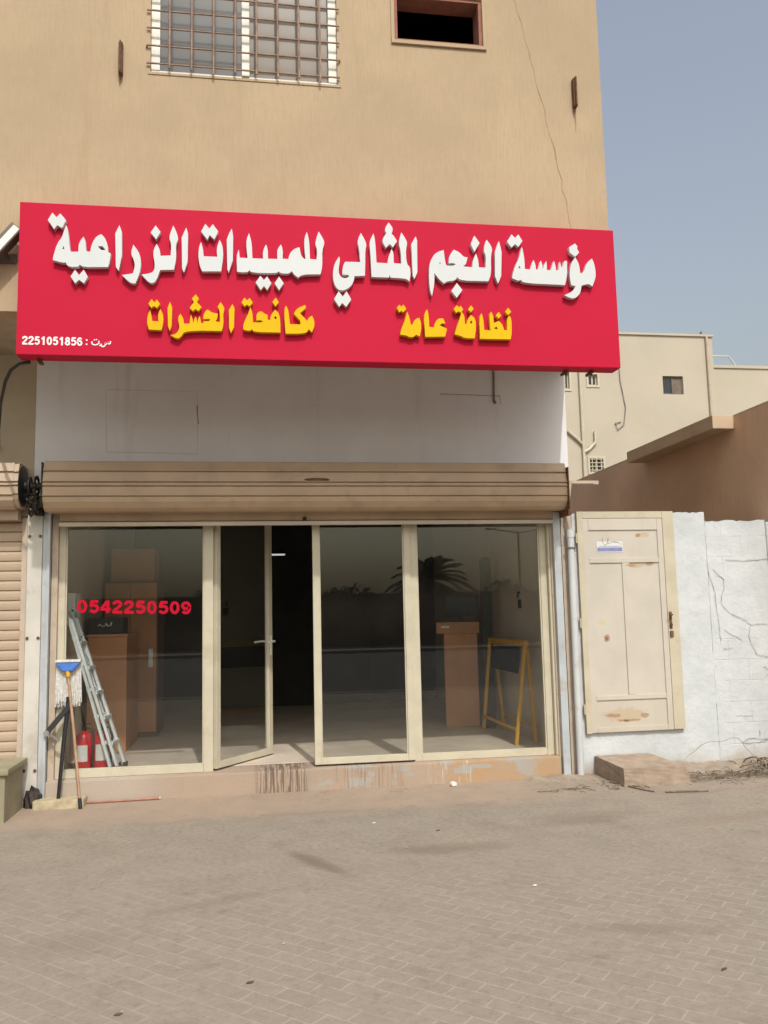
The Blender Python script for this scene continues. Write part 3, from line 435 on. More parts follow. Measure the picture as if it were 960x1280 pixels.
LETTERS = {'w1':[[(-1.544,4.711),(-1.512,4.774),(-1.48,4.737),(-1.452,4.77),(-1.407,4.715),(-1.437,4.651),(-1.472,4.673),(-1.496,4.638)],[(-1.406,4.677),(-1.396,4.646),(-1.391,4.624),(-1.385,4.585),(-1.377,4.511),(-1.373,4.48),(-1.371,4.468),(-1.368,4.46),(-1.311,4.463),(-1.31,4.503),(-1.308,4.524),(-1.303,4.539),(-1.295,4.557),(-1.275,4.587),(-1.265,4.568),(-1.26,4.555),(-1.258,4.54),(-1.256,4.516),(-1.253,4.468),(-1.221,4.467),(-1.216,4.504),(-1.211,4.524),(-1.206,4.54),(-1.199,4.556),(-1.191,4.571),(-1.183,4.584),(-1.174,4.594),(-1.162,4.603),(-1.141,4.614),(-1.122,4.596),(-1.112,4.582),(-1.105,4.567),(-1.098,4.548),(-1.09,4.515),(-1.087,4.494),(-1.087,4.483),(-1.088,4.47),(-1.067,4.46),(-1.072,4.408),(-1.076,4.38),(-1.085,4.347),(-1.232,4.341),(-1.272,4.344),(-1.288,4.349),(-1.297,4.361),(-1.303,4.348),(-1.311,4.342),(-1.322,4.339),(-1.338,4.338),(-1.357,4.337),(-1.373,4.34),(-1.385,4.344),(-1.395,4.354),(-1.406,4.374),(-1.415,4.369),(-1.423,4.369),(-1.441,4.371),(-1.5,4.387),(-1.498,4.412),(-1.49,4.446),(-1.478,4.496),(-1.466,4.525),(-1.458,4.542),(-1.444,4.563),(-1.435,4.582),(-1.43,4.596),(-1.424,4.621)],[(-1.421,4.505),(-1.433,4.482),(-1.416,4.477)],[(-1.165,4.514),(-1.139,4.484),(-1.105,4.485),(-1.131,4.518)],[(-1.365,4.26),(-1.333,4.315),(-1.302,4.273),(-1.268,4.318),(-1.236,4.262),(-1.264,4.207),(-1.301,4.235),(-1.331,4.204)],[(-1.003,4.696),(-0.985,4.642),(-0.981,4.45),(-1.004,4.319),(-1.026,4.352),(-1.034,4.626)],[(-0.895,4.539),(-0.872,4.507),(-0.86,4.489),(-0.852,4.474),(-0.846,4.457),(-0.841,4.44),(-0.838,4.422),(-0.836,4.401),(-0.836,4.379),(-0.837,4.355),(-0.84,4.331),(-0.846,4.306),(-0.855,4.276),(-0.876,4.222),(-0.898,4.221),(-0.911,4.225),(-0.924,4.233),(-0.942,4.249),(-0.979,4.286),(-0.934,4.294),(-0.896,4.303),(-0.887,4.334),(-0.884,4.351),(-0.883,4.365),(-0.883,4.379),(-0.885,4.392),(-0.889,4.406),(-0.893,4.419),(-0.898,4.433),(-0.905,4.446),(-0.908,4.461),(-0.909,4.477),(-0.906,4.498)],[(-0.716,4.555),(-0.701,4.526),(-0.694,4.51),(-0.691,4.498),(-0.688,4.483),(-0.687,4.456),(-0.607,4.463),(-0.604,4.519),(-0.604,4.547),(-0.606,4.566),(-0.61,4.581),(-0.615,4.593),(-0.617,4.608),(-0.615,4.627),(-0.608,4.656),(-0.588,4.714),(-0.562,4.656),(-0.553,4.626),(-0.55,4.606),(-0.552,4.589),(-0.559,4.575),(-0.563,4.558),(-0.566,4.537),(-0.566,4.514),(-0.564,4.474),(-0.567,4.422),(-0.58,4.346),(-0.686,4.339),(-0.707,4.28),(-0.719,4.253),(-0.729,4.239),(-0.74,4.231),(-0.751,4.229),(-0.764,4.232),(-0.777,4.239),(-0.795,4.256),(-0.83,4.296),(-0.794,4.302),(-0.771,4.308),(-0.755,4.314),(-0.746,4.32),(-0.739,4.329),(-0.734,4.339),(-0.73,4.352),(-0.729,4.369),(-0.73,4.39),(-0.733,4.415),(-0.738,4.444),(-0.74,4.47),(-0.739,4.493),(-0.733,4.517)],[(-0.725,4.707),(-0.686,4.654),(-0.72,4.592),(-0.763,4.646)],[(-0.487,4.701),(-0.473,4.653),(-0.475,4.416),(-0.503,4.325),(-0.518,4.359),(-0.522,4.615)]],'w2':[[(-0.37,4.673),(-0.337,4.739),(-0.305,4.701),(-0.278,4.739),(-0.235,4.68),(-0.265,4.612),(-0.303,4.647),(-0.32,4.607)],[(-0.37,4.585),(-0.361,4.55),(-0.355,4.521),(-0.349,4.466),(-0.243,4.467),(-0.246,4.506),(-0.246,4.528),(-0.244,4.546),(-0.238,4.569),(-0.224,4.611),(-0.21,4.582),(-0.204,4.563),(-0.2,4.545),(-0.198,4.524),(-0.196,4.49),(-0.2,4.436),(-0.212,4.347),(-0.361,4.341),(-0.373,4.37),(-0.379,4.388),(-0.385,4.415),(-0.39,4.461),(-0.39,4.491),(-0.389,4.509),(-0.386,4.534),(-0.382,4.553),(-0.378,4.566)],[(-0.127,4.709),(-0.117,4.643),(-0.12,4.443),(-0.152,4.339),(-0.164,4.368),(-0.168,4.614),(-0.149,4.668)],[(-0.072,4.536),(-0.065,4.467),(-0.002,4.467),(-0.01,4.542),(-0.012,4.58),(-0.011,4.607),(-0.006,4.635),(0.009,4.678),(0.021,4.636),(0.027,4.608),(0.032,4.569),(0.036,4.466),(0.122,4.467),(0.12,4.506),(0.122,4.526),(0.125,4.541),(0.131,4.559),(0.145,4.588),(0.154,4.564),(0.157,4.549),(0.16,4.526),(0.16,4.468),(0.236,4.469),(0.235,4.514),(0.236,4.537),(0.24,4.552),(0.248,4.569),(0.265,4.593),(0.274,4.57),(0.277,4.554),(0.279,4.539),(0.279,4.517),(0.277,4.473),(0.325,4.473),(0.331,4.501),(0.337,4.516),(0.343,4.528),(0.352,4.539),(0.362,4.549),(0.372,4.558),(0.382,4.564),(0.394,4.57),(0.416,4.576),(0.422,4.537),(0.426,4.518),(0.43,4.506),(0.436,4.496),(0.443,4.489),(0.449,4.483),(0.454,4.48),(0.458,4.478),(0.464,4.479),(0.456,4.567),(0.455,4.611),(0.456,4.64),(0.462,4.669),(0.476,4.711),(0.486,4.678),(0.491,4.652),(0.496,4.608),(0.5,4.48),(0.554,4.478),(0.558,4.528),(0.558,4.553),(0.556,4.57),(0.553,4.585),(0.548,4.598),(0.546,4.614),(0.548,4.633),(0.555,4.661),(0.573,4.719),(0.603,4.669),(0.615,4.643),(0.618,4.624),(0.616,4.606),(0.61,4.59),(0.605,4.568),(0.6,4.529),(0.6,4.456),(0.597,4.417),(0.593,4.391),(0.584,4.354),(0.47,4.348),(0.437,4.341),(0.42,4.334),(0.403,4.318),(0.384,4.332),(0.374,4.34),(0.367,4.347),(0.361,4.356),(0.35,4.372),(0.339,4.359),(0.33,4.353),(0.319,4.35),(0.304,4.349),(0.287,4.349),(0.273,4.35),(0.262,4.352),(0.254,4.356),(0.245,4.365),(0.236,4.356),(0.219,4.351),(0.178,4.348),(0.077,4.346),(0.036,4.35),(0.019,4.355),(0.01,4.366),(0.001,4.354),(-0.007,4.349),(-0.02,4.347),(-0.041,4.346),(-0.087,4.349),(-0.089,4.45),(-0.087,4.485),(-0.082,4.507)],[(0.06,4.265),(0.098,4.322),(0.127,4.287),(0.152,4.319),(0.186,4.263),(0.152,4.205),(0.127,4.238),(0.101,4.203)],[(0.248,4.322),(0.285,4.267),(0.247,4.208),(0.212,4.264)]],'w3':[[(0.74,4.514),(0.718,4.479),(0.707,4.459),(0.7,4.442),(0.695,4.424),(0.689,4.396),(0.686,4.355),(0.687,4.321),(0.69,4.301),(0.694,4.283),(0.7,4.266),(0.709,4.252),(0.718,4.24),(0.728,4.232),(0.739,4.227),(0.75,4.225),(0.763,4.225),(0.776,4.228),(0.79,4.234),(0.805,4.242),(0.817,4.251),(0.828,4.261),(0.838,4.273),(0.845,4.285),(0.851,4.298),(0.855,4.31),(0.859,4.324),(0.862,4.349),(0.949,4.356),(0.954,4.468),(0.956,4.551),(0.959,4.581),(0.962,4.598),(0.965,4.611),(0.965,4.627),(0.961,4.645),(0.95,4.671),(0.922,4.723),(0.904,4.682),(0.897,4.66),(0.895,4.643),(0.895,4.626),(0.901,4.602),(0.907,4.557),(0.912,4.471),(0.787,4.469),(0.776,4.447),(0.771,4.433),(0.768,4.419),(0.765,4.4),(0.763,4.36),(0.814,4.357),(0.818,4.343),(0.802,4.334),(0.792,4.33),(0.784,4.329),(0.775,4.33),(0.765,4.332),(0.757,4.336),(0.75,4.341),(0.744,4.348),(0.74,4.356),(0.736,4.366),(0.734,4.376),(0.733,4.388),(0.733,4.406),(0.737,4.434),(0.741,4.456),(0.743,4.47),(0.744,4.482),(0.743,4.494)],[(0.691,4.148),(0.73,4.215),(0.763,4.172),(0.795,4.218),(0.832,4.15),(0.79,4.086),(0.757,4.118),(0.733,4.084)],[(1.027,4.723),(1.034,4.694),(1.038,4.669),(1.042,4.622),(1.048,4.472),(1.141,4.471),(1.142,4.49),(1.145,4.505),(1.151,4.528),(1.175,4.593),(1.185,4.579),(1.189,4.567),(1.191,4.552),(1.192,4.527),(1.192,4.473),(1.256,4.472),(1.254,4.554),(1.249,4.599),(1.242,4.625),(1.24,4.644),(1.242,4.664),(1.247,4.692),(1.263,4.744),(1.292,4.697),(1.304,4.672),(1.308,4.654),(1.307,4.637),(1.303,4.621),(1.3,4.602),(1.297,4.567),(1.298,4.519),(1.301,4.494),(1.304,4.476),(1.31,4.463),(1.316,4.457),(1.322,4.449),(1.326,4.439),(1.329,4.427),(1.33,4.414),(1.331,4.399),(1.33,4.375),(1.321,4.322),(1.303,4.336),(1.287,4.342),(1.267,4.345),(1.234,4.347),(1.162,4.348),(1.156,4.368),(1.148,4.348),(1.004,4.348),(0.997,4.57),(0.993,4.615),(0.994,4.64),(0.998,4.659),(1.007,4.682)],[(1.157,4.825),(1.178,4.798),(1.187,4.782),(1.189,4.77),(1.188,4.754),(1.178,4.725),(1.185,4.723),(1.19,4.719),(1.199,4.708),(1.224,4.666),(1.188,4.611),(1.162,4.638),(1.129,4.604),(1.11,4.637),(1.103,4.656),(1.103,4.67),(1.107,4.685),(1.119,4.707),(1.127,4.72),(1.131,4.725),(1.137,4.728),(1.128,4.749),(1.126,4.762),(1.128,4.774),(1.136,4.792)],[(1.383,4.714),(1.394,4.679),(1.389,4.405),(1.363,4.344),(1.349,4.373),(1.344,4.646)]],'w4':[[(1.507,4.203),(1.496,4.236),(1.492,4.261),(1.488,4.301),(1.487,4.379),(1.49,4.441),(1.496,4.476),(1.502,4.497),(1.51,4.518),(1.52,4.537),(1.531,4.554),(1.544,4.569),(1.559,4.581),(1.579,4.592),(1.618,4.606),(1.626,4.528),(1.629,4.503),(1.632,4.489),(1.638,4.473),(1.674,4.472),(1.691,4.473),(1.701,4.475),(1.709,4.478),(1.717,4.486),(1.709,4.492),(1.703,4.494),(1.696,4.495),(1.683,4.495),(1.657,4.493),(1.661,4.528),(1.665,4.547),(1.671,4.563),(1.682,4.581),(1.704,4.613),(1.733,4.601),(1.747,4.593),(1.758,4.585),(1.767,4.577),(1.776,4.567),(1.784,4.56),(1.792,4.555),(1.803,4.552),(1.822,4.552),(1.813,4.516),(1.808,4.5),(1.803,4.49),(1.796,4.483),(1.782,4.477),(1.786,4.472),(1.792,4.47),(1.807,4.468),(1.861,4.466),(1.864,4.5),(1.867,4.518),(1.872,4.534),(1.879,4.552),(1.896,4.587),(1.91,4.543),(1.914,4.52),(1.915,4.502),(1.916,4.468),(1.975,4.467),(1.979,4.53),(1.98,4.56),(1.978,4.579),(1.974,4.593),(1.968,4.603),(1.966,4.616),(1.967,4.633),(1.974,4.66),(1.993,4.714),(2.022,4.674),(2.033,4.652),(2.037,4.635),(2.037,4.619),(2.032,4.603),(2.028,4.581),(2.024,4.538),(2.022,4.455),(2.017,4.412),(2.01,4.385),(1.995,4.349),(1.814,4.347),(1.763,4.352),(1.742,4.359),(1.727,4.374),(1.717,4.358),(1.708,4.35),(1.697,4.345),(1.682,4.341),(1.665,4.339),(1.65,4.336),(1.638,4.332),(1.627,4.326),(1.612,4.314),(1.577,4.346),(1.558,4.368),(1.533,4.402),(1.531,4.331),(1.524,4.281)],[(1.577,4.496),(1.59,4.493),(1.583,4.476)],[(1.722,4.323),(1.768,4.264),(1.718,4.196),(1.672,4.252)],[(1.888,4.745),(1.931,4.682),(1.883,4.6),(1.854,4.669)],[(2.101,4.707),(2.12,4.611),(2.108,4.399),(2.078,4.331),(2.054,4.397),(2.062,4.608)]],'w5':[[(2.171,4.705),(2.214,4.771),(2.243,4.74),(2.274,4.774),(2.307,4.717),(2.27,4.662),(2.241,4.687),(2.209,4.654)],[(2.301,4.663),(2.312,4.604),(2.317,4.555),(2.319,4.469),(2.367,4.466),(2.399,4.552),(2.411,4.519),(2.414,4.503),(2.415,4.491),(2.416,4.468),(2.438,4.469),(2.464,4.551),(2.472,4.521),(2.475,4.5),(2.476,4.467),(2.484,4.492),(2.488,4.505),(2.493,4.515),(2.499,4.527),(2.512,4.548),(2.514,4.468),(2.551,4.466),(2.58,4.551),(2.589,4.518),(2.593,4.497),(2.594,4.468),(2.621,4.472),(2.633,4.548),(2.647,4.47),(2.673,4.555),(2.696,4.556),(2.693,4.455),(2.687,4.415),(2.681,4.387),(2.668,4.341),(2.389,4.344),(2.316,4.35),(2.289,4.358),(2.28,4.374),(2.267,4.367),(2.258,4.365),(2.248,4.366),(2.233,4.372),(2.202,4.385),(2.212,4.429),(2.238,4.501),(2.263,4.548),(2.278,4.589)],[(2.27,4.499),(2.283,4.473),(2.262,4.472)],[(2.773,4.593),(2.79,4.559),(2.798,4.539),(2.803,4.521),(2.806,4.496),(2.811,4.448),(2.83,4.457),(2.84,4.466),(2.847,4.478),(2.854,4.494),(2.86,4.514),(2.868,4.532),(2.878,4.548),(2.893,4.564),(2.923,4.588),(2.936,4.551),(2.942,4.528),(2.947,4.497),(2.949,4.46),(2.947,4.436),(2.943,4.413),(2.934,4.386),(2.913,4.338),(2.894,4.351),(2.881,4.356),(2.869,4.356),(2.851,4.353),(2.816,4.342),(2.808,4.304),(2.802,4.285),(2.795,4.271),(2.786,4.258),(2.776,4.247),(2.765,4.238),(2.755,4.232),(2.744,4.228),(2.732,4.226),(2.72,4.227),(2.708,4.23),(2.69,4.236),(2.658,4.251),(2.702,4.272),(2.723,4.285),(2.737,4.295),(2.748,4.309),(2.762,4.336),(2.723,4.343),(2.716,4.398),(2.714,4.428),(2.715,4.453),(2.719,4.477),(2.725,4.502),(2.731,4.524),(2.739,4.543),(2.751,4.563)],[(2.776,4.715),(2.795,4.694),(2.793,4.667),(2.81,4.637),(2.772,4.596),(2.723,4.634),(2.722,4.682)]],'y1':[[(-0.775,4.06),(-0.751,4.098),(-0.729,4.071),(-0.71,4.096),(-0.686,4.06),(-0.709,4.026),(-0.732,4.042),(-0.753,4.025)],[(-0.762,4.008),(-0.753,3.972),(-0.749,3.95),(-0.746,3.919),(-0.697,3.917),(-0.699,3.951),(-0.699,3.969),(-0.697,3.981),(-0.693,3.996),(-0.683,4.019),(-0.672,3.996),(-0.666,3.982),(-0.663,3.967),(-0.661,3.951),(-0.66,3.924),(-0.662,3.899),(-0.665,3.881),(-0.673,3.848),(-0.769,3.849),(-0.777,3.874),(-0.781,3.89),(-0.783,3.905),(-0.783,3.921),(-0.782,3.939),(-0.78,3.956),(-0.777,3.97),(-0.772,3.985)],[(-0.61,4.082),(-0.594,4.038),(-0.596,3.883),(-0.611,3.842),(-0.624,3.882),(-0.628,4.029)],[(-0.529,3.986),(-0.517,3.966),(-0.511,3.955),(-0.507,3.945),(-0.504,3.931),(-0.501,3.905),(-0.458,3.907),(-0.449,3.982),(-0.442,3.966),(-0.438,3.956),(-0.435,3.942),(-0.43,3.908),(-0.421,3.942),(-0.417,3.953),(-0.414,3.96),(-0.408,3.967),(-0.399,3.909),(-0.392,3.943),(-0.389,3.955),(-0.386,3.962),(-0.38,3.971),(-0.368,3.913),(-0.352,3.913),(-0.349,3.931),(-0.327,3.931),(-0.316,3.932),(-0.309,3.933),(-0.303,3.936),(-0.296,3.943),(-0.303,3.948),(-0.309,3.95),(-0.316,3.951),(-0.328,3.95),(-0.352,3.948),(-0.351,3.971),(-0.349,3.983),(-0.345,3.992),(-0.341,4.001),(-0.336,4.01),(-0.331,4.016),(-0.326,4.021),(-0.322,4.024),(-0.318,4.025),(-0.314,4.024),(-0.309,4.022),(-0.304,4.018),(-0.298,4.012),(-0.291,4.007),(-0.282,4.004),(-0.268,4.0),(-0.24,3.996),(-0.242,3.97),(-0.244,3.957),(-0.246,3.95),(-0.249,3.945),(-0.256,3.939),(-0.252,3.934),(-0.249,3.931),(-0.245,3.93),(-0.237,3.928),(-0.222,3.927),(-0.224,4.001),(-0.227,4.024),(-0.231,4.036),(-0.24,4.05),(-0.218,4.092),(-0.199,4.065),(-0.191,4.05),(-0.188,4.039),(-0.189,4.028),(-0.192,4.018),(-0.194,4.004),(-0.196,3.977),(-0.194,3.928),(-0.197,3.9),(-0.2,3.882),(-0.209,3.854),(-0.369,3.852),(-0.442,3.847),(-0.481,3.84),(-0.504,3.83),(-0.512,3.816),(-0.52,3.805),(-0.527,3.796),(-0.535,3.789),(-0.543,3.785),(-0.552,3.784),(-0.562,3.786),(-0.576,3.792),(-0.605,3.81),(-0.585,3.813),(-0.575,3.816),(-0.567,3.821),(-0.56,3.826),(-0.553,3.833),(-0.548,3.841),(-0.544,3.85),(-0.54,3.859),(-0.538,3.87),(-0.537,3.881),(-0.538,3.894),(-0.541,3.909),(-0.544,3.925),(-0.546,3.94),(-0.545,3.952),(-0.541,3.966)],[(-0.412,4.148),(-0.387,4.116),(-0.402,4.086),(-0.365,4.046),(-0.39,4.012),(-0.412,4.028),(-0.433,4.011),(-0.458,4.038),(-0.424,4.085),(-0.44,4.114)],[(-0.124,4.079),(-0.108,4.046),(-0.112,3.889),(-0.136,3.839),(-0.15,3.88),(-0.152,4.028)]],'y2':[[(-0.052,4.094),(-0.029,4.135),(-0.009,4.112),(0.012,4.133),(0.037,4.097),(0.012,4.063),(-0.009,4.079),(-0.028,4.062)],[(0.018,4.059),(0.027,4.031),(0.031,4.014),(0.035,3.99),(0.038,3.932),(0.068,3.933),(0.089,3.933),(0.099,3.934),(0.106,3.936),(0.111,3.938),(0.117,3.944),(0.11,3.948),(0.104,3.95),(0.098,3.951),(0.087,3.951),(0.065,3.949),(0.065,3.979),(0.067,3.994),(0.07,4.003),(0.075,4.011),(0.081,4.017),(0.087,4.021),(0.093,4.024),(0.098,4.025),(0.102,4.024),(0.108,4.023),(0.113,4.02),(0.119,4.016),(0.124,4.011),(0.13,4.007),(0.136,4.004),(0.142,4.002),(0.154,3.998),(0.154,3.958),(0.176,3.956),(0.176,3.974),(0.178,3.986),(0.183,3.997),(0.192,4.013),(0.213,4.043),(0.231,4.028),(0.24,4.017),(0.245,4.004),(0.249,3.988),(0.253,3.96),(0.255,3.92),(0.255,3.855),(0.098,3.853),(0.055,3.857),(0.038,3.863),(0.03,3.877),(0.021,3.867),(0.014,3.864),(0.005,3.863),(-0.008,3.864),(-0.037,3.87),(-0.039,3.887),(-0.039,3.897),(-0.038,3.907),(-0.035,3.918),(-0.029,3.937),(-0.019,3.962),(-0.001,4.0)],[(0.205,3.977),(0.218,3.99),(0.227,3.974),(0.216,3.964)],[(0.219,4.144),(0.244,4.108),(0.218,4.07),(0.193,4.106)],[(0.302,4.08),(0.312,4.059),(0.318,4.043),(0.323,4.015),(0.332,3.927),(0.412,3.926),(0.417,3.943),(0.416,3.953),(0.41,3.964),(0.396,3.98),(0.365,4.012),(0.374,4.035),(0.383,4.048),(0.394,4.058),(0.413,4.07),(0.455,4.09),(0.462,4.065),(0.413,4.022),(0.469,3.957),(0.476,3.971),(0.48,3.978),(0.485,3.984),(0.493,3.991),(0.51,4.003),(0.521,3.978),(0.525,3.964),(0.528,3.953),(0.529,3.943),(0.528,3.932),(0.527,3.921),(0.525,3.909),(0.519,3.893),(0.508,3.863),(0.484,3.89),(0.47,3.868),(0.454,3.858),(0.43,3.853),(0.388,3.849),(0.296,3.847),(0.288,3.976),(0.288,4.032),(0.291,4.052),(0.294,4.064)]],'y3':[[(1.208,4.092),(1.23,4.119),(1.245,4.104),(1.265,4.12),(1.286,4.086),(1.263,4.056),(1.245,4.068),(1.228,4.055)],[(1.295,4.061),(1.309,4.018),(1.316,3.991),(1.321,3.953),(1.336,3.953),(1.347,3.979),(1.354,3.991),(1.362,3.998),(1.372,4.005),(1.394,4.013),(1.402,3.988),(1.406,3.973),(1.408,3.96),(1.408,3.947),(1.408,3.925),(1.404,3.896),(1.393,3.853),(1.365,3.868),(1.35,3.855),(1.341,3.85),(1.334,3.847),(1.325,3.846),(1.316,3.847),(1.307,3.848),(1.3,3.85),(1.294,3.853),(1.288,3.856),(1.281,3.858),(1.272,3.86),(1.259,3.862),(1.231,3.864),(1.238,3.9),(1.249,3.932),(1.274,3.99)],[(1.463,4.088),(1.471,4.048),(1.475,4.01),(1.476,3.938),(1.518,3.933),(1.522,3.959),(1.526,3.972),(1.531,3.982),(1.538,3.992),(1.546,4.001),(1.555,4.007),(1.563,4.012),(1.575,4.013),(1.596,4.013),(1.614,3.968),(1.596,3.971),(1.587,3.971),(1.581,3.97),(1.575,3.965),(1.565,3.954),(1.625,3.926),(1.608,3.859),(1.44,3.852),(1.434,3.997),(1.439,4.042),(1.446,4.064)]],'y4':[[(1.688,4.099),(1.715,4.13),(1.734,4.114),(1.749,4.127),(1.769,4.098),(1.747,4.066),(1.73,4.081),(1.709,4.065)],[(1.837,4.134),(1.859,4.105),(1.835,4.074),(1.81,4.099)],[(1.755,4.076),(1.767,4.058),(1.772,4.046),(1.776,4.033),(1.778,4.013),(1.78,3.973),(1.795,3.967),(1.798,3.989),(1.802,4.002),(1.806,4.012),(1.815,4.026),(1.834,4.052),(1.854,4.035),(1.863,4.023),(1.868,4.011),(1.872,3.997),(1.873,3.981),(1.873,3.962),(1.872,3.93),(1.859,3.851),(1.792,3.851),(1.772,3.854),(1.762,3.856),(1.758,3.86),(1.75,3.864),(1.735,3.869),(1.688,3.881),(1.709,3.945),(1.737,4.017)],[(1.822,3.987),(1.835,4.005),(1.845,3.988),(1.833,3.975)],[(1.925,4.068),(1.933,4.043),(1.936,4.026),(1.94,3.999),(1.943,3.926),(1.999,3.922),(1.992,4.028),(1.994,4.059),(1.998,4.073),(2.009,4.084),(2.018,4.066),(2.022,4.054),(2.025,4.042),(2.026,4.024),(2.028,3.987),(2.071,4.008),(2.089,3.99),(2.097,3.98),(2.103,3.97),(2.107,3.957),(2.114,3.931),(2.142,3.928),(2.143,3.985),(2.145,4.012),(2.147,4.028),(2.153,4.041),(2.164,4.056),(2.175,4.042),(2.179,4.028),(2.182,4.002),(2.181,3.943),(2.178,3.898),(2.169,3.851),(1.904,3.848),(1.904,3.988),(1.908,4.03),(1.913,4.05)],[(2.027,3.941),(2.064,3.931),(2.05,3.958)],[(2.074,4.086),(2.095,4.054),(2.072,4.027),(2.047,4.053)],[(2.158,4.124),(2.183,4.09),(2.155,4.059),(2.13,4.088)]]}
SMALL_STROKES = [[(-1.065,3.761),(-1.067,3.742),(-1.076,3.737),(-1.083,3.742),(-1.085,3.755)],[(-1.085,3.754),(-1.088,3.741),(-1.096,3.737),(-1.101,3.741),(-1.103,3.751)],[(-1.103,3.75),(-1.104,3.732),(-1.11,3.72),(-1.122,3.715),(-1.131,3.72),(-1.135,3.731),(-1.134,3.738)],[(-1.152,3.761),(-1.152,3.741),(-1.163,3.732),(-1.182,3.728),(-1.198,3.732),(-1.206,3.742),(-1.204,3.756)]]
SMALL_DOTS = [(-1.143, 3.724), (-1.186, 3.768), (-1.171, 3.771)]
# ------------------------------------------------------------------ setting: ground, road
tag(MB().add([(-400, -400, 0), (400, -400, 0), (400, 400, 0), (-400, 400, 0)], [(0, 1, 2, 3)]).build('paving', M['paving']), kind='structure')
tag(MB().box(-300, 300, -27, -9.6, -0.3, 0.004).build('road', M['asphalt']), kind='structure')
tag(MB().box(-300, 300, -9.59, -9.40, -0.2, 0.02, 0.02).box(-300, 300, -27.25, -27.01, -0.2, 0.13, 0.02).build('kerb', M['kerb']), kind='structure')
# ------------------------------------------------------------------ the shop building
YU, YS = -1.2, -1.4            # front of the overhanging upper storey, front of the sign
XR, XL = 3.20, -7.0
bld = empty('shop_building', (0.7, 0, 0), 'tan stucco building with overhanging upper floor above the open glazed shop front', 'building')
def slab_holes(mb, x0, x1, z0, z1, y0, y1, holes):
    """a wall between y0 and y1 with rectangular holes, one closed mesh"""
    xs = sorted({x0, x1, *[h[0] for h in holes], *[h[1] for h in holes]}); zs = sorted({z0, z1, *[h[2] for h in holes], *[h[3] for h in holes]})
    def solid(i, j):
        if i < 0 or j < 0 or i >= len(xs) - 1 or j >= len(zs) - 1: return False
        cx, cz = (xs[i] + xs[i + 1]) / 2, (zs[j] + zs[j + 1]) / 2
        return not any(h[0] < cx < h[1] and h[2] < cz < h[3] for h in holes)
    idx = {}
    V = []; F = []
    def vi(i, j, k):
        if (i, j, k) not in idx: idx[(i, j, k)] = len(V); V.append((xs[i], (y0, y1)[k], zs[j]))
        return idx[(i, j, k)]
    for i in range(len(xs) - 1):
        for j in range(len(zs) - 1):
            if not solid(i, j): continue
            F.append((vi(i, j, 0), vi(i + 1, j, 0), vi(i + 1, j + 1, 0), vi(i, j + 1, 0)))
            F.append((vi(i, j, 1), vi(i, j + 1, 1), vi(i + 1, j + 1, 1), vi(i + 1, j, 1)))
            for di, dj, e in ((-1, 0, ((i, j), (i, j + 1))), (1, 0, ((i + 1, j + 1), (i + 1, j))), (0, -1, ((i + 1, j), (i, j))), (0, 1, ((i, j + 1), (i + 1, j + 1)))):
                if not solid(i + di, j + dj):
                    (a, b), (c, d) = e; F.append((vi(a, b, 0), vi(c, d, 0), vi(c, d, 1), vi(a, b, 1)))
    mb.add(V, F); return mb
W1 = (-0.805, 0.778, 6.172, 7.75); W2 = (1.293, 2.10, 6.64, 7.10)
up = slab_holes(MB(), XL, XR, 4.05, 11.0, YU, YU + 0.22, [W1, W2])
up.box(XR - 0.22, XR, YU + 0.222, 3.2, 4.05, 11.0)
up.box(XL, XR, YU - 0.05, 3.2, 11.002, 11.25, 0.02)
upper = up.build('upper_wall', M['facade'], bld)
MB().box(XL, XR - 0.222, YU + 0.222, 0.3, 4.052, 4.25).build('soffit', M['soffit'], bld)
# fine crack running down the facade
ck = MB(); pts = []
for i in range(26):
    q = i / 25; pts.append((2.36 + 0.50 * q ** 0.85 + random.uniform(-.012, .012), 7.3 - 2.35 * q))
ck.ribbon(pts, 0.006, YU - 0.001); ck.build('crack', M['crack_facade'], upper)
# rooms behind the two upper windows
MB().box(-1.2, 2.6, -0.99, -0.97, 5.8, 8.2).build('upper_room', M['dark_room'], bld) if False else None
rm = MB()
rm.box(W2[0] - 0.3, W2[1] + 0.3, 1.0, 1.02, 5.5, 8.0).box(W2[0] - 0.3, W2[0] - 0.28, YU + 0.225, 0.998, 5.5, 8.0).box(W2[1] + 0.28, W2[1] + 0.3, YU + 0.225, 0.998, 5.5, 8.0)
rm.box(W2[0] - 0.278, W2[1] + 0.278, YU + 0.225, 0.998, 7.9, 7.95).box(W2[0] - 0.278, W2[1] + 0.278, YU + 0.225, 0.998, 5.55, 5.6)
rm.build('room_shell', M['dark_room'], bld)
# unglazed opening: painted reveal lining and sill
op = MB(); t_ = 0.03
op.box(W2[0] + .001, W2[0] + t_, YU + .012, YU + .20, W2[2] + t_, W2[3] - t_).box(W2[1] - t_, W2[1] - .001, YU + .012, YU + .20, W2[2] + t_, W2[3] - t_)
op.box(W2[0] + .001, W2[1] - .001, YU + .012, YU + .20, W2[3] - t_ + .001, W2[3] - .001).box(W2[0] + .001, W2[1] - .001, YU + .012, YU + .20, W2[2] + .001, W2[2] + t_ - .001)
o = op.build('window_opening', M['redwood'], bld); tag(o, 'small dark opening without glass, lined red brown')
MB().box(W2[0] - .03, W2[1] + .03, YU - .02, YU - .001, W2[2] - .035, W2[2] - .002, .004).box(W2[0] - .03, W2[0] - .001, YU - .012, YU - .001, W2[2], W2[3]).box(W2[1] + .001, W2[1] + .03, YU - .012, YU - .001, W2[2], W2[3]).build('trim', M['facade'], o)
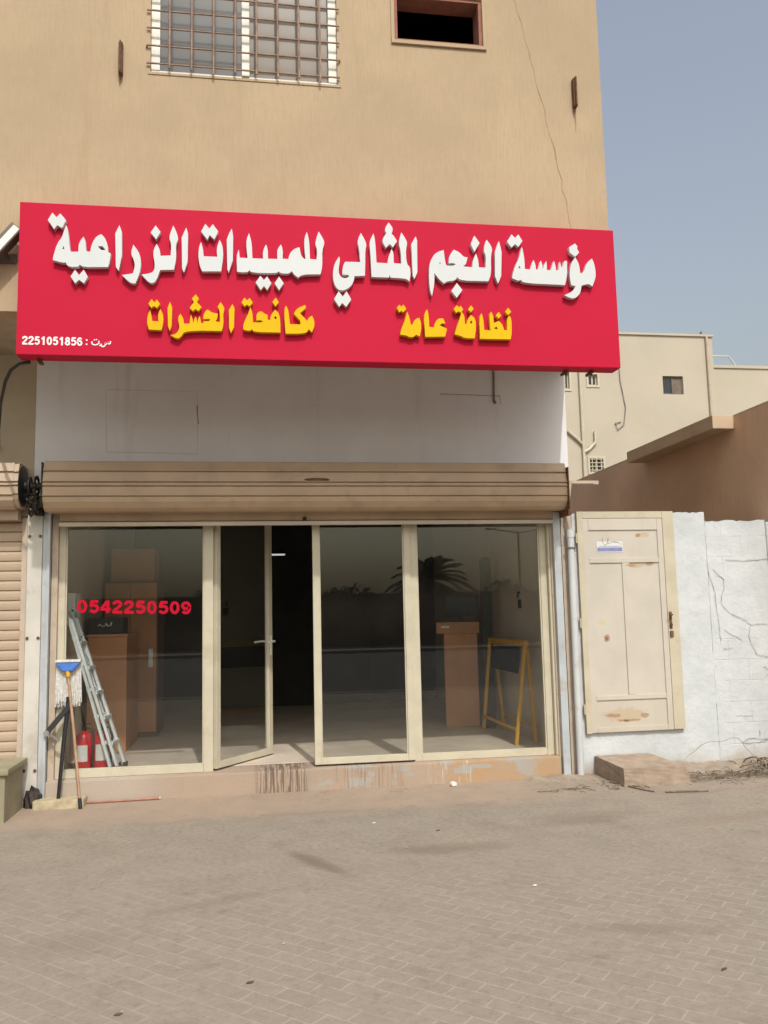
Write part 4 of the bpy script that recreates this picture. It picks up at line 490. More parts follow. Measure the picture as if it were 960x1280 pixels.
# barred sliding window
fr = MB(); y0, y1 = YU + .03, YU + .10
x0, x1, z0, z1 = W1
fr.box(x0 + .002, x0 + .075, y0, y1, z0 + .04, z1 - .04, .004).box(x1 - .075, x1 - .002, y0, y1, z0 + .04, z1 - .04, .004).box(-0.045, 0.02, y0 - .01, y1, z0 + .04, z1 - .04, .004)
fr.box(x0 + .002, x1 - .002, y0 + .005, y1, z0 + .002, z0 + .039, .004).box(x0 + .002, x1 - .002, y0 + .005, y1, z1 - .039, z1 - .002, .004)
win = tag(fr.build('window', M['white_frame'], bld), 'white framed sliding window behind a rusty bar grille')
MB().box(x0 + .076, -.046, y0 + .03, y0 + .036, z0 + .041, z1 - .041).build('pane', M['pane_grey'], win)
MB().box(.021, x1 - .076, y0 + .045, y0 + .051, z0 + .041, z1 - .041).build('pane', M['pane_tan'], win)
gr = MB()
for zb in (6.235, 6.396, 6.556, 6.716, 6.876, 7.036, 7.196, 7.356, 7.516, 7.66): gr.tube([(x0 - .03, YU - .02, zb + .004), (0, YU - .022, zb + random.uniform(-.004, .004)), (x1 + .02, YU - .02, zb - .004)], .0085, 6)
for k in range(8):
    xb = x0 + .16 + k * .1815; gr.tube([(xb, YU - .036, z0 + random.uniform(-.01, .03)), (xb + random.uniform(-.004, .004), YU - .038, 7.0), (xb, YU - .036, z1 - .02)], .0095, 6)
for zb in (6.396, 7.356):
    for xb in (x0 - .03, x1 + .02): gr.tube([(xb, YU - .02, zb), (xb, YU + .02, zb)], .008, 6)
gr.build('grille', M['rebar'], win)
MB().box(x0 - .02, x1 + .03, YU - .007, YU - .001, z0 - .022, z0 - .001, .002).build('sill', M['facade'], win)
# two rusty flat steel stubs left in the facade
for xb, za, zb in ((-1.043, 6.115, 6.39), (2.935, 6.11, 6.38)):
    b = MB().box(xb - .017, xb + .017, YU - .05, YU - .001, za, zb, .003); b.box(xb - .006, xb + .006, YU - .075, YU - .051, za, zb)
    b.build('rusty_stub', M['rust'], bld)
for xb, za in ((-1.043, 6.11), (2.935, 6.10)):
    ru = MB()
    for k in range(5): ru.box(xb - .012 + k * .005, xb - .009 + k * .005, YU - .0022, YU - .0005, za - random.uniform(.06, .22), za)
    ru.build('rust_run', M['rustpatch'], bld)
# ---- ground floor walls at y = 0
gw = MB()
gw.box(-1.94, 3.18, 0.0, 0.25, 2.62, 4.051)                              # white band over the shop
MB().box(3.05, 3.18, 0.002, 0.25, -0.2, 2.618).build('pier', M['jamb'], bld)                              # right corner pier
white = gw.build('ground_wall', M['whitewall'], bld)
MB().box(2.953, 3.049, 0.004, 0.25, -0.2, 2.62).build('pier', M['jamb'], bld)
MB().box(3.06, 3.195, 0.255, 6.2, -0.2, 4.051).build('side_wall', M['facade'], bld)
MB().box(XL, -1.942, 0.0, 0.25, 2.55, 4.051).build('ground_wall', M['olive'], bld)
# faint outlines of an old patched opening and marks on the white band
pm = MB(); pm.ribbon([(-1.315, 3.74), (-0.9, 3.735), (-0.48, 3.73), (-0.478, 3.45), (-0.477, 3.13)], .004, -.001).ribbon([(-1.315, 3.74), (-1.31, 3.4), (-1.307, 3.145), (-0.9, 3.14), (-.477, 3.13)], .004, -.001)
pm.build('patch_outline', M['patch_line'], white)
pm = MB(); pm.ribbon([(-.482, 3.60), (-.48, 3.50), (-.47, 3.42)], .009, -.001).build('crack', M['crack'], white); pm = MB().ribbon([(1.88, 3.75), (2.1, 3.748), (2.3, 3.742), (2.5, 3.74)], .006, -.001).ribbon([(2.49, 3.74), (2.50, 3.66)], .006, -.001)
pm.build('crack', M['crack'], white)
MB().tube([(2.435, -.012, 4.05), (2.432, -.012, 3.85), (2.428, -.012, 3.69)], .010, 6).tube([(2.428, -.012, 3.69), (2.44, -.02, 3.66)], .014, 6).build('conduit', M['wire'], bld)
# ---- pillar between the two shutters
p = MB(); p.box(-1.975, -1.845, -.045, .25, -.2, 2.63, .012); pil = p.build('pillar', M['pillar'], bld)
MB().box(-1.844, -1.782, -.030, .2, .02, 2.60, .006).box(-1.80, -1.777, -.055, -.031, .02, 2.58, .004).build('guide_rail', M['rail'], bld)
MB().box(-1.776, -1.722, .03, .25, -.2, 2.6, .004).build('jamb', M['jamb'], bld)
for z in (.30, 1.45, 2.36):
    for xb in (-1.955, -1.862): MB().lathe([(.014, 0), (.014, .008), (.006, .010)], (0, 0, 0), 8, M=Matrix.Translation((xb, -.046, z)) @ Matrix.Rotation(math.pi / 2, 4, 'X')).build('bolt', M['rust'], pil)
MB().box(2.972, 3.045, -.05, -.004, .02, 2.56, .005).build('guide_rail', M['rail'], bld)
MB().box(3.048, 3.062, -.02, .001, .0, 2.5).build('rail_lip', M['darkiron'], bld)
# ---- plinth, floor and room
MB().box(-1.776, 2.95, -.04, .34, -.2, .195, .012).build('plinth', M['plinth'], bld)
RX0, RX1, RY, RZ = -1.76, 3.05, 6.0, 3.15
MB().box(RX0, RX1, .342, RY, -.1, .2).build('floor', M['floor'], bld)
MB().box(RX0 - .15, RX0, .252, RY, .0, RZ).build('room_wall', M['room_wall'], bld)
MB().box(RX1, RX1 + .008, .252, RY, .2, RZ).build('room_wall', M['room_wall'], bld)
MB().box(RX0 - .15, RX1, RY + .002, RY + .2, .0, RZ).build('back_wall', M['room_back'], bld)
MB().box(RX0, 1.9, 5.6, 5.75, .2, RZ - .002).build('shade_backdrop', M['room_back'], bld)  # added near-black sheet that keeps the view through the door gap dark
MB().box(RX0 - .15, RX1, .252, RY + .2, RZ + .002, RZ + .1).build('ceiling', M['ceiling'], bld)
# ---- glazed front in cream aluminium
YG0, YG1 = .07, .13
f = MB()
f.box(-1.721, -1.662, YG0, YG1, .196, 2.70, .004).box(-.42, -.335, YG0, YG1, .196, 2.70, .004).box(1.547, 1.613, YG0, YG1, .196, 2.70, .004).box(2.862, 2.930, YG0, YG1, .196, 2.70, .004)
f.box(-1.661, -.421, YG0 + .002, YG1, .197, .262, .004).box(1.614, 2.861, YG0 + .002, YG1, .197, .254, .004)
f.box(-1.721, 2.93, YG0, YG1, 2.701, 2.76, .004)
f.box(2.931, 2.952, .02, .2, .196, 2.7)
# glazing beads
for xa, xb, za in ((-1.661, -.421, .263), (1.614, 2.861, .255)):
    f.box(xa, xa + .012, YG0 + .012, YG1 - .012, za, 2.70).box(xb - .012, xb, YG0 + .012, YG1 - .012, za, 2.70).box(xa + .013, xb - .013, YG0 + .012, YG1 - .012, za, za + .012)
front = f.build('shop_front', M['cream'], bld)
MB().box(-1.648, -.434, .096, .102, .276, 2.70).build('pane', M['glass'], front)
MB().box(1.627, 2.848, .096, .102, .268, 2.70).build('pane', M['glass'], front)
number_mesh('phone_number', '0542250509', -1.561, -.538, 1.668, 1.784, .0945, .001, M['redtext'], front, .20, -.036)
def leaf(name, Mx, w, handle):
    """glazed door leaf in local coords: hinge at x=0, width w along +x, thickness along y"""
    d = MB(); zb, zt, s = .213, 2.695, .062
    d.box(0, s, -.025, .025, zb, zt, .004, Mx).box(w - s, w, -.025, .025, zb, zt, .004, Mx).box(s + .001, w - s - .001, -.024, .024, zb, zb + .062, .004, Mx).box(s + .001, w - s - .001, -.024, .024, zt - .06, zt, .004, Mx)
    for a, b in ((s + .001, s + .012), (w - s - .012, w - s - .001)): d.box(a, b, -.012, .012, zb + .063, zt - .061, 0, Mx)
    o = d.build(name, M['cream'], bld)
    MB().box(s + .013, w - s - .013, -.003, .003, zb + .063, zt - .061, 0, Mx).build('pane', M['glass'], o)
    if handle:
        h = MB()
        for sy in (-1, 1):
            h.box(w - .045, w - .017, min(sy * .026, sy * .036), max(sy * .026, sy * .036), 1.20, 1.40, .003, Mx)
            h.tube([(w - .031, sy * .03, 1.34), (w - .031, sy * .075, 1.34), (w - .05, sy * .085, 1.34), (w - .155, sy * .085, 1.335)], .010, 8, M=Mx)
        h.box(w - .002, w + .003, -.012, .012, 1.18, 1.30, 0, Mx)
        h.build('handle', M['white_frame'], o)
    return o
A = math.radians(55)
tag(leaf('door', Matrix.Translation((-.325, .11, 0)) @ Matrix.Rotation(A, 4, 'Z'), .935, True), 'glass door leaf standing open into the shop')
tag(leaf('door', Matrix.Translation((1.545, .075, 0)) @ Matrix.Rotation(math.pi, 4, 'Z'), .948, False), 'closed glass door leaf')
# ------------------------------------------------------------------ roller shutters
def shutter_profile(y0, z0, z1, d):
    """octagonal drum casing with pressed ridges, as (y, z)"""
    h = z1 - z0; P = [(y0, z1), (y0 - d * .70, z1), (y0 - d * .84, z1 - h * .03)]
    def lip(q, r, w=.022, o=.045):
        return [(y0 - d * r, z1 - h * q), (y0 - d * (r + o), z1 - h * (q + w * .4)), (y0 - d * (r + o), z1 - h * (q + w)), (y0 - d * (r - o * .5), z1 - h * (q + w * 1.25)), (y0 - d * (r - o * .5), z1 - h * (q + w * 1.9)), (y0 - d * r, z1 - h * (q + w * 2.2))]
    for q, r in ((.20, .92), (.42, .965), (.50, .97), (.70, .96)): P += lip(q, r)
    P += [(y0 - d * .93, z1 - h * .84), (y0 - d * .80, z1 - h * .95), (y0 - d * .66, z0), (y0, z0)]
    return P
def curtain(mb, x0, x1, y, z0, z1, pitch):
    prof = []; z = z0; n = max(1, round((z1 - z0) / pitch)); pitch = (z1 - z0) / n
    for i in range(n):
        prof += [(y + .008, z), (y + .008, z + pitch * .045), (y - .008, z + pitch * .10), (y - .0135, z + pitch * .40), (y - .0145, z + pitch * .72), (y - .011, z + pitch * .93), (y + .004, z + pitch * .985)]
        z += pitch
    prof = prof + [(y + .012, z1), (y + .012, z0)]
    mb.extrude_x(prof, x0, x1); return mb
sh = empty('roller_shutter', (0.6, -.1, 2.45), 'tan roller shutter rolled up almost fully above the glazed shop front', 'shutter')
hs = MB().extrude_x(shutter_profile(-.002, 2.565, 3.015, .345), -1.79, 3.03).build('housing', M['shutter'], sh)
dn = MB(); bm = bmesh.new(); bmesh.ops.create_uvsphere(bm, u_segments=12, v_segments=6, radius=1)
for v in bm.verts: v.co = Vector((.62 + v.co.x * .12, -.338 + v.co.y * .014, 2.835 + v.co.z * .016))
dn.bm(bm, smooth=True); dn.build('dent', M['rust'], hs)
MB().box(-1.70, 2.97, -.075, -.060, 2.49, 2.562).box(-1.70, 2.97, -.072, -.0625, 2.40, 2.4895).build('curtain', M['shutter'], sh) if False else None
curtain(MB(), -1.70, 2.97, -.035, 2.482, 2.600, .118).build('curtain', M['shutter'], sh)
MB().box(-1.70, 2.97, -.075, -.022, 2.445, 2.481, .005).build('bottom_bar', M['shutbar'], sh)
MB().lathe([(.012, 0), (.016, .01), (.016, .035), (.008, .04)], (0.52, -.06, 2.482), 10).build('latch', M['darkiron'], sh)
br = MB().box(3.032, 3.042, -.36, -.003, 2.55, 2.96, .003).box(3.043, 3.075, -.30, -.02, 2.50, 2.60, .003).tube([(3.045, -.2, 2.93), (3.10, -.16, 2.86), (3.085, -.1, 2.66), (3.075, -.06, 2.50)], .012, 6)
br.build('end_bracket', M['rust'], sh)
ec = MB().box(-1.803, -1.792, -.34, -.003, 2.60, 2.99, .003).build('end_plate', M['darkiron'], sh)
# chain drive between the two drums
cd = MB()
cd.lathe([(.09, 0), (.09, .012), (.035, .014), (.035, .11)], (-1.93, -.19, 2.79), 14, axis='x')
for k in range(14):
    a = 2 * math.pi * k / 14; cd.box(-.008, .008, -.013, .013, -.013, .013, .002, Matrix.Translation((-1.87, -.19 + .085 * math.cos(a), 2.79 + .085 * math.sin(a))) @ Matrix.Rotation(a, 4, 'X'))
for k in range(9): cd.box(-.012, .012, -.016, .016, -.014, .014, .003, Matrix.Translation((-1.865 + random.uniform(-.012, .012), -.27 + k * .008, 2.74 - k * .022)) @ Matrix.Rotation(random.uniform(-.5, .5), 4, 'X'))
for k in range(16): cd.tube([(-1.93 + random.uniform(-.02, .1), -.24 + random.uniform(-.05, .05), 2.74 - k * .012), (-1.90 + random.uniform(-.05, .08), -.22, 2.70 - k * .012)], .011, 5)
cd.box(-1.93, -1.81, -.22, -.05, 2.60, 2.68, .01).box(-1.90, -1.83, -.15, -.05, 2.54, 2.60, .01)
cd.build('chain_drive', M['darkiron'], sh)
ls = empty('roller_shutter', (-3.2, -.1, 0), 'beige roller shutter pulled down, left of the pillar with the mop', 'shutter')
lh = MB().extrude_x(shutter_profile(-.002, 2.585, 3.00, .345), -5.0, -2.035).build('housing', M['shutter_left'], ls)
ep = MB().extrude_x([(y, z) for y, z in shutter_profile(-.02, 2.60, 2.99, .325)], -2.034, -1.995); ep.build('end_plate', M['shutter_left'], ls)
MB().lathe([(.17, 0), (.185, .006), (.15, .02), (.05, .022), (.05, .04)], (-1.994, -.17, 2.795), 11, axis='x').build('drive_wheel', M['black'], ls)
MB().box(-5.0, -2.034, -.15, -.01, 2.50, 2.584).build('hood', M['shutter_left'], ls)
curtain(MB(), -5.0, -2.030, .02, .02, 2.58, .089).build('curtain', M['shutter_left'], ls)
MB().box(-2.028, -1.980, -.02, .02, .02, 2.53, .005).build('guide_rail', M['jamb'], ls)
# ------------------------------------------------------------------ the red sign and its lettering
sg = empty('shop_sign', (.69, YS, 3.64), 'long red box sign with raised white and yellow Arabic lettering', 'sign')
sx0, sx1, sz0, sz1 = -1.766, 3.150, 3.640, 4.872
pan = MB(); pan.box(sx0, sx1, YS, YS + .17, sz0, sz1, .006); pan.build('panel', M['red'], sg)
for k in ('w1', 'w2', 'w3', 'w4', 'w5'): outline_mesh('white_lettering', LETTERS[k], .044, M['white_letter'], sg, YS - .045)
for k in ('y1', 'y2', 'y3', 'y4'): outline_mesh('yellow_lettering', LETTERS[k], .044, M['yellow_letter'], sg, YS - .045)
number_mesh('small_number', '2251051856', -1.722, -1.276, 3.7175, 3.785, YS - .0025, .0018, M['white_vinyl'], sg, .19)
sm = MB()
for z in (3.732, 3.765): sm.box(-1.250, -1.238, YS - .0025, YS - .0006, z - .006, z + .006)
for st in SMALL_STROKES:
    strip(sm, st, .0095, YS - .0025, .0018)
for x, z in SMALL_DOTS: sm.box(x - .005, x + .005, YS - .0025, YS - .0006, z - .0045, z + .0045)
sm.build('small_lettering', M['white_vinyl'], sg)
for xb in (-1.62, 2.70, 2.93): MB().box(xb - .012, xb + .012, YS + .09, YU + .02, 3.618, 3.639, .003).tube([(xb, YS + .12, 3.618), (xb + .004, YS + .12, 3.60)], .009, 6).build('bracket', M['rust'], sg)
# ------------------------------------------------------------------ floodlight and cable left of the sign
fl = empty('floodlight', (-1.95, -1.28, 4.45), 'slim floodlight tilted down beside the left end of the red sign', 'floodlight')
FM = Matrix.Translation((-1.905, -1.34, 4.52)) @ Matrix.Rotation(math.radians(38), 4, 'Y')
MB().box(-.055, .040, -.05, .06, -.20, .20, .008, FM).build('housing', M['iron_frame'], fl)
MB().box(-.025, .030, -.055, -.0505, -.18, .188, 0, FM).build('glass', M['lens'], fl)
MB().tube([(-1.905, -1.29, 4.52), (-1.90, -1.21, 4.48)], .018, 8).box(-1.98, -1.83, -1.215, -1.201, 4.44, 4.52, .003).build('bracket', M['iron_frame'], fl)
tag(MB().tube([(-1.70, -1.23, 3.63), (-1.78, -1.22, 3.62), (-1.86, -1.16, 3.585), (-1.93, -1.05, 3.52), (-2.03, -.8, 3.40), (-2.15, -.4, 3.25), (-2.25, -.02, 3.18)], .014, 8).build('cable', M['black'], None, (-1.9, -1.1, 3.5)), 'black cable sagging from the lower left corner of the red sign', 'cable')
# ------------------------------------------------------------------ pipes at the right corner
dp = empty('drain_pipe', (3.14, -.06, 0), 'white plastic pipe up the corner between shop and beige steel door', 'pipe')
MB().tube([(3.135, -.06, .0), (3.138, -.06, 1.2), (3.142, -.06, 2.36)], .034, 12).tube([(3.142, -.06, 2.30), (3.142, -.06, 2.38)], .039, 12).build('pipe', M['pvc'], dp)
MB().tube([(3.142, -.06, 2.38), (3.12, -.06, 2.50), (3.13, -.05, 2.62), (3.165, -.04, 2.80), (3.175, -.04, 2.87)], .020, 10).build('upper_pipe', M['jamb'], dp)
MB().tube([(3.095, -.06, 2.20), (3.115, -.098, 2.20), (3.16, -.100, 2.20), (3.19, -.06, 2.20), (3.19, -.01, 2.20)], .007, 6).box(3.178, 3.20, -.03, .0, 2.16, 2.24, .002).build('clamp', M['wire'], dp)
tag(MB().box(3.10, 3.44, -.03, .02, 2.848, 2.855).box(3.10, 3.50, .0205, .028, 2.848, 2.885).build('steel_angle', M['jamb'], None, (3.2, 0, 2.85)), 'short rusty steel angle at the right end of the rolled up shutter', 'bracket')
# ------------------------------------------------------------------ white wall, its steel door and the step
ww = empty('boundary_wall', (4.3, .05, 0), 'cracked whitewashed yard wall to the right of the shop', 'wall')
YW = .05
def rough_wall(x0, x1, z1, y0, y1, seed, top_amp=.018):
    rnd = random.Random(seed); n = int((x1 - x0) / .04) + 1; nz = int((z1 + .2) / .06); V = []; F = []
    tops = [z1 + rnd.uniform(-top_amp, top_amp) * .6 for _ in range(n + 1)]
    for i in range(n + 1):
        x = x0 + (x1 - x0) * i / n
        for j in range(nz + 1): V.append((x, y0 + rnd.uniform(-.004, .004), -.2 + (tops[i] + .2) * j / nz))
    for i in range(n):
        for j in range(nz): a = i * (nz + 1) + j; F.append((a, a + nz + 1, a + nz + 2, a + 1))
    o = len(V)
    for i in range(n + 1):
        x = x0 + (x1 - x0) * i / n; V += [(x, y1, tops[i]), (x, y1, -.2)]
    for i in range(n):
        a = i * (nz + 1) + nz; F.append((a, a + nz + 1, o + 2 * i + 2, o + 2 * i)); F.append((o + 2 * i, o + 2 * i + 2, o + 2 * i + 3, o + 2 * i + 1))
    F.append(tuple(list(range(nz + 1)) + [o, o + 1])); F.append(tuple([n * (nz + 1) + j for j in range(nz + 1)] + [o + 2 * n, o + 2 * n + 1]))
    return V, F
wl = MB()
wl.add(*rough_wall(3.205, 4.64, 2.555, YW, YW + .22, 3), smooth=True)
wl.add(*rough_wall(4.66, 5.335, 2.475, YW + .03, YW + .22, 4), smooth=True)
wl.box(4.60, 4.70, YW + .04, YW + .2, -.1, 2.40)
wmain = wl.build('wall', M['washed'], ww)
MB().box(5.337, 5.60, YW + .012, YW + .3, -.2, 2.46, .02).build('pier', M['washed'], ww)
cr = MB(); yb = YW + .025
def W(px, py): return (4.64 + (px - 880) * .00895, 2.48 - (py - 650) * .00795)
for pl in ([(905, 702), (930, 703), (958, 701)], [(888, 713), (901, 727), (901, 737), (897, 747), (896, 758), (904, 769), (919, 777), (931, 786)], [(931, 786), (945, 785), (958, 786)], [(931, 786), (927, 799), (930, 811), (935, 824), (944, 826), (952, 828)],
           [(904, 900), (926, 901)], [(911, 933), (918, 929), (944, 931), (930, 935), (912, 934)], [(932, 928), (932, 920)]):
    cr.ribbon([W(*q) for q in pl], .0032, yb - .0035, jag=.007)
for pl in ([(877, 655), (879, 690), (884, 725), (888, 742)], [(889, 742), (890, 770), (892, 806)]): cr.ribbon([W(*q) for q in pl], .0035, yb - .004, jag=.006)
cr.build('crack', M['crack'], wmain)
cr = MB()
for pl in ([(897, 790), (905, 797), (920, 806)], [(895, 815), (906, 815)], [(943, 840), (951, 846), (945, 853)], [(879, 735), (882, 742)]): cr.ribbon([W(*q) for q in pl], .0032, yb - .0035, jag=.007)
cr.build('crack', M['crack_pale'], wmain)
# steel door
dr = tag(MB().box(3.243, 3.30, YW - .045, YW - .006, .385, 2.568, .004).box(4.155, 4.274, YW - .045, YW - .006, .395, 2.568, .004).box(3.301, 4.154, YW - .044, YW - .006, 2.50, 2.568, .004).build('steel_door', M['door_frame'], ww), 'beige steel door with five raised panels and rust patches')
lf = MB(); yd = YW - .006
lf.box(3.301, 4.154, yd - .022, yd, .39, 2.499)
def rail_(x0, x1, z0, z1): lf.box(x0, x1, yd - .034, yd - .0225, z0, z1, .004)
rail_(3.301, 3.36, .392, 2.498); rail_(4.095, 4.153, .392, 2.498)
rail_(3.361, 4.094, 2.38, 2.498); rail_(3.361, 4.094, 2.05, 2.10); rail_(3.361, 4.094, .70, .745); rail_(3.361, 4.094, .392, .44); rail_(3.70, 3.775, .746, 2.049)
door = lf.build('leaf', M['door_beige'], dr)
yp = yd - .0245
st = MB().box(3.445, 3.72, yp - .001, yp + .001, 2.155, 2.265); stk = st.build('sticker', M['paper'], door)
MB().box(3.45, 3.715, yp - .0022, yp - .0011, 2.165, 2.205).box(3.47, 3.70, yp - .0022, yp - .0011, 2.214, 2.219).build('print', M['blue_ink'], stk)
ik = MB()
for pl in ([(3.512, 2.30), (3.505, 2.262), (3.535, 2.225), (3.565, 2.258), (3.57, 2.30)], [(3.56, 2.24), (3.62, 2.262), (3.67, 2.255), (3.71, 2.235)]): ik.ribbon(pl, .006, yp - .002, .001)
ik.build('scribble', M['ink'], door)
hd = MB().box(4.165, 4.195, YW - .052, YW - .0455, 1.38, 1.55, .003).box(4.165, 4.20, YW - .06, YW - .0455, 1.30, 1.36, .003)
hd.tube([(4.18, YW - .05, 1.52), (4.18, YW - .09, 1.52), (4.15, YW - .095, 1.52)], .009, 8).lathe([(.015, 0), (.015, .012)], (0, 0, 0), 10, M=Matrix.Translation((4.18, YW - .052, 1.42)) @ Matrix.Rotation(math.pi / 2, 4, 'X')).build('handle', M['rust'], dr)
hg = MB()
for z in (.62, 1.46, 2.3): hg.tube([(3.238, YW - .03, z - .05), (3.238, YW - .03, z + .05)], .011, 8)
hg.build('hinge', M['door_frame'], dr)
stp = MB(); bm = bmesh.new(); bmesh.ops.create_cube(bm, size=1)
for v in bm.verts: v.co = Vector((3.32 if v.co.x < 0 else 3.95, -.63 if v.co.y < 0 else .04, -.05 if v.co.z < 0 else .172))
bmesh.ops.subdivide_edges(bm, edges=bm.edges[:], cuts=7, use_grid_fill=True)
for v in bm.verts:
    v.co += Vector((random.uniform(-.003, .003), random.uniform(-.003, .003), random.uniform(-.002, .002)))
    if v.co.z > .14: v.co.z -= .010 * max(0, (-.1 - v.co.y)) / .5
    if v.co.x > 3.9 and v.co.z > .1: v.co += Vector((-.02, .015, -.015))
stp.bm(bm, smooth=False); tag(stp.build('door_step', M['concrete'], None, (3.6, -.3, 0)), 'low worn concrete step on the ground below the beige steel door', 'step')
# ------------------------------------------------------------------ neighbouring and far buildings
nb = empty('neighbour_house', (6.5, 4, 0), 'single storey brown stucco house with shaded side wall beyond the white wall', 'building')
MB().box(5.45, 12.0, -.35, 10.5, -.2, 3.73).build('wall', M['brownwall'], nb)
MB().box(5.185, 5.449, .70, 2.96, 3.59, 3.745, .01).build('ledge', M['slab'], nb)
MB().box(5.452, 12.0, -.30, 10.45, 3.732, 3.75).build('roof', M['slab'], nb)
fb = empty('apartment_house', (13, 20, 0), 'pale yellow three storey house behind, with small windows and white drain pipes', 'building')
YF = 20.0
WF = [(11.82, 12.16, 9.40, 9.80), (14.62, 15.40, 9.13, 9.80), (11.72, 12.22, 6.30, 6.80), (10.95, 11.12, 9.25, 9.85)]
slab_holes(MB(), 5.0, 16.62, -.2, 11.28, YF, YF + .3, WF).box(5.0, 16.62, YF + .302, YF + 9, -.2, 11.20).build('wall', M['farwall'], fb)
MB().box(4.95, 16.66, YF - .06, YF + .2, 11.281, 11.36, .01).build('parapet_cap', M['farwall'], fb)
MB().box(16.25, 16.50, YF + .0, YF + .15, 11.361, 11.50).build('vent', M['lamp_grey'], fb)
for i, (a, b, c, d) in enumerate(WF):
    wf = MB(); t2 = .05
    if i != 1:
        wf.box(a - .07, b + .07, YF - .03, YF - .002, d, d + .07).box(a - .07, b + .07, YF - .03, YF - .002, c - .07, c).box(a - .07, a, YF - .03, YF - .002, c, d).box(b, b + .07, YF - .03, YF - .002, c, d)
    wf.box(a + .001, a + t2, YF + .08, YF + .14, c + .001, d - .001).box(b - t2, b - .001, YF + .08, YF + .14, c + .001, d - .001).box(a + t2, b - t2, YF + .08, YF + .14, c + .001, c + t2).box(a + t2, b - t2, YF + .08, YF + .14, d - t2, d - .001)
    if b - a > .3: wf.box((a + b) / 2 - .025, (a + b) / 2 + .025, YF + .07, YF + .13, c + t2, d - t2)
    if i == 2:
        for k in range(4): wf.box(a, b, YF - .05, YF - .035, c + .06 + k * .13, c + .085 + k * .13)
        for k in range(3): wf.box(a + .08 + k * .16, a + .105 + k * .16, YF - .034, YF - .02, c, d)
    w_ = wf.build('window', M['cream'] if i != 1 else M['iron_frame'], fb)
    g = MB(); g.box(a + t2, b - t2, YF + .10, YF + .11, c + t2, d - t2); g.build('pane', M['glass_far'], w_)
    if i == 1:
        mid = (a + b) / 2; MB().box(mid + .02, b - t2, YF + .088, YF + .098, c + t2, d - t2).build('sliding_pane', M['curtain'], w_)
tb = MB().tube([(11.50, YF - .07, 4.0), (11.50, YF - .07, 11.27)], .055, 8).tube([(10.95, YF - .07, 7.75), (11.3, YF - .07, 7.45), (11.50, YF - .07, 7.25)], .05, 8).tube([(11.95, YF - .07, 7.75), (11.95, YF - .07, 7.35), (11.7, YF - .07, 7.1), (11.50, YF - .07, 7.0)], .05, 8)
tb.build('drain_pipe', M['cream'], fb)
MB().tube([(16.38, YF - .06, 5.0), (16.38, YF - .06, 11.3)], .05, 8).build('drain_pipe', M['jamb'], fb)
cbl = MB().tube([(12.95, YF - .03, 11.3), (13.0, YF - .03, 9.6), (13.15, YF - .03, 8.6), (13.05, YF - .04, 8.0), (12.8, YF - .04, 7.8), (12.72, YF - .05, 8.05), (12.95, YF - .03, 8.1)], .018, 6); cbl.build('cable', M['wire'], fb)
lb = empty('rooftop_annex', (18.5, 20.5, 0), 'lower pale house section on the far right with a white roof rail', 'building')
MB().box(16.64, 26.0, 20.4, 28, -.2, 10.25).build('wall', M['farwall2'], lb)
MB().box(16.64, 26.0, 20.35, 20.55, 10.252, 10.36, .01).build('parapet_cap', M['farwall2'], lb)
MB().tube([(16.7, 20.45, 10.36), (16.7, 20.45, 10.72), (17.5, 20.45, 10.72), (17.75, 20.45, 10.38)], .03, 8).build('roof_rail', M['pvc'], lb)
# ------------------------------------------------------------------ things inside the shop
FZ = .201
cb = empty('cabinet', (-1.5, 1.8, FZ), 'brown laminate cabinet with a black box on top, behind the red phone number', 'cabinet')
MB().box(-1.70, -1.297, 1.45, 2.45, FZ, 1.415, .004).build('body', M['laminate'], cb)
MB().box(-1.715, -1.285, 1.435, 2.46, 1.416, 1.444, .004).build('top', M['laminate'], cb)
bx = empty('black_case', (-1.5, 1.7, 1.445), 'black case lying on the brown cabinet at the left', 'case')
MB().box(-1.70, -1.34, 1.47, 1.85, 1.446, 1.62, .015).build('body', M['black'], bx)
mk = MB()
for pl in ([(-1.60, 1.53), (-1.58, 1.55), (-1.56, 1.53), (-1.53, 1.53)], [(-1.53, 1.53), (-1.52, 1.56), (-1.50, 1.53), (-1.47, 1.535), (-1.46, 1.57)]): mk.ribbon(pl, .010, 1.4685, .001)
mk.build('mark', M['paper'], bx)
wd = empty('wardrobe', (-1.45, 3.1, FZ), 'tall dark brown wardrobe standing behind the brown cabinet', 'wardrobe')
MB().box(-1.73, -1.10, 2.65, 3.5, FZ, 2.05, .004).build('body', M['laminate_dark'], wd)
MB().box(-1.715, -1.425, 2.63, 2.649, FZ + .06, 2.03, .003).build('door', M['laminate'], wd)
MB().box(-1.415, -1.115, 2.63, 2.649, FZ + .06, 2.03, .003).build('door', M['laminate'], wd)
MB().box(-1.20, -1.15, 2.60, 2.628, 1.02, 1.24, .006).build('handle', M['silver'], wd)
tag(MB().box(-1.66, -1.15, 2.70, 3.3, 2.052, 2.45, .004).build('cardboard_carton', M['laminate'], None, (-1.4, 3, 2.05)), 'brown carton on top of the dark wardrobe', 'carton')
eb = empty('electric_box', (-1.75, .75, 1.5), 'pale electric box on the left wall above the ladder', 'box')
MB().box(-1.759, -1.67, .58, .86, 1.55, 1.86, .006).build('body', M['paper'], eb)
MB().box(-1.70, -1.68, .575, .579, 1.66, 1.70).build('latch', M['black'], eb)
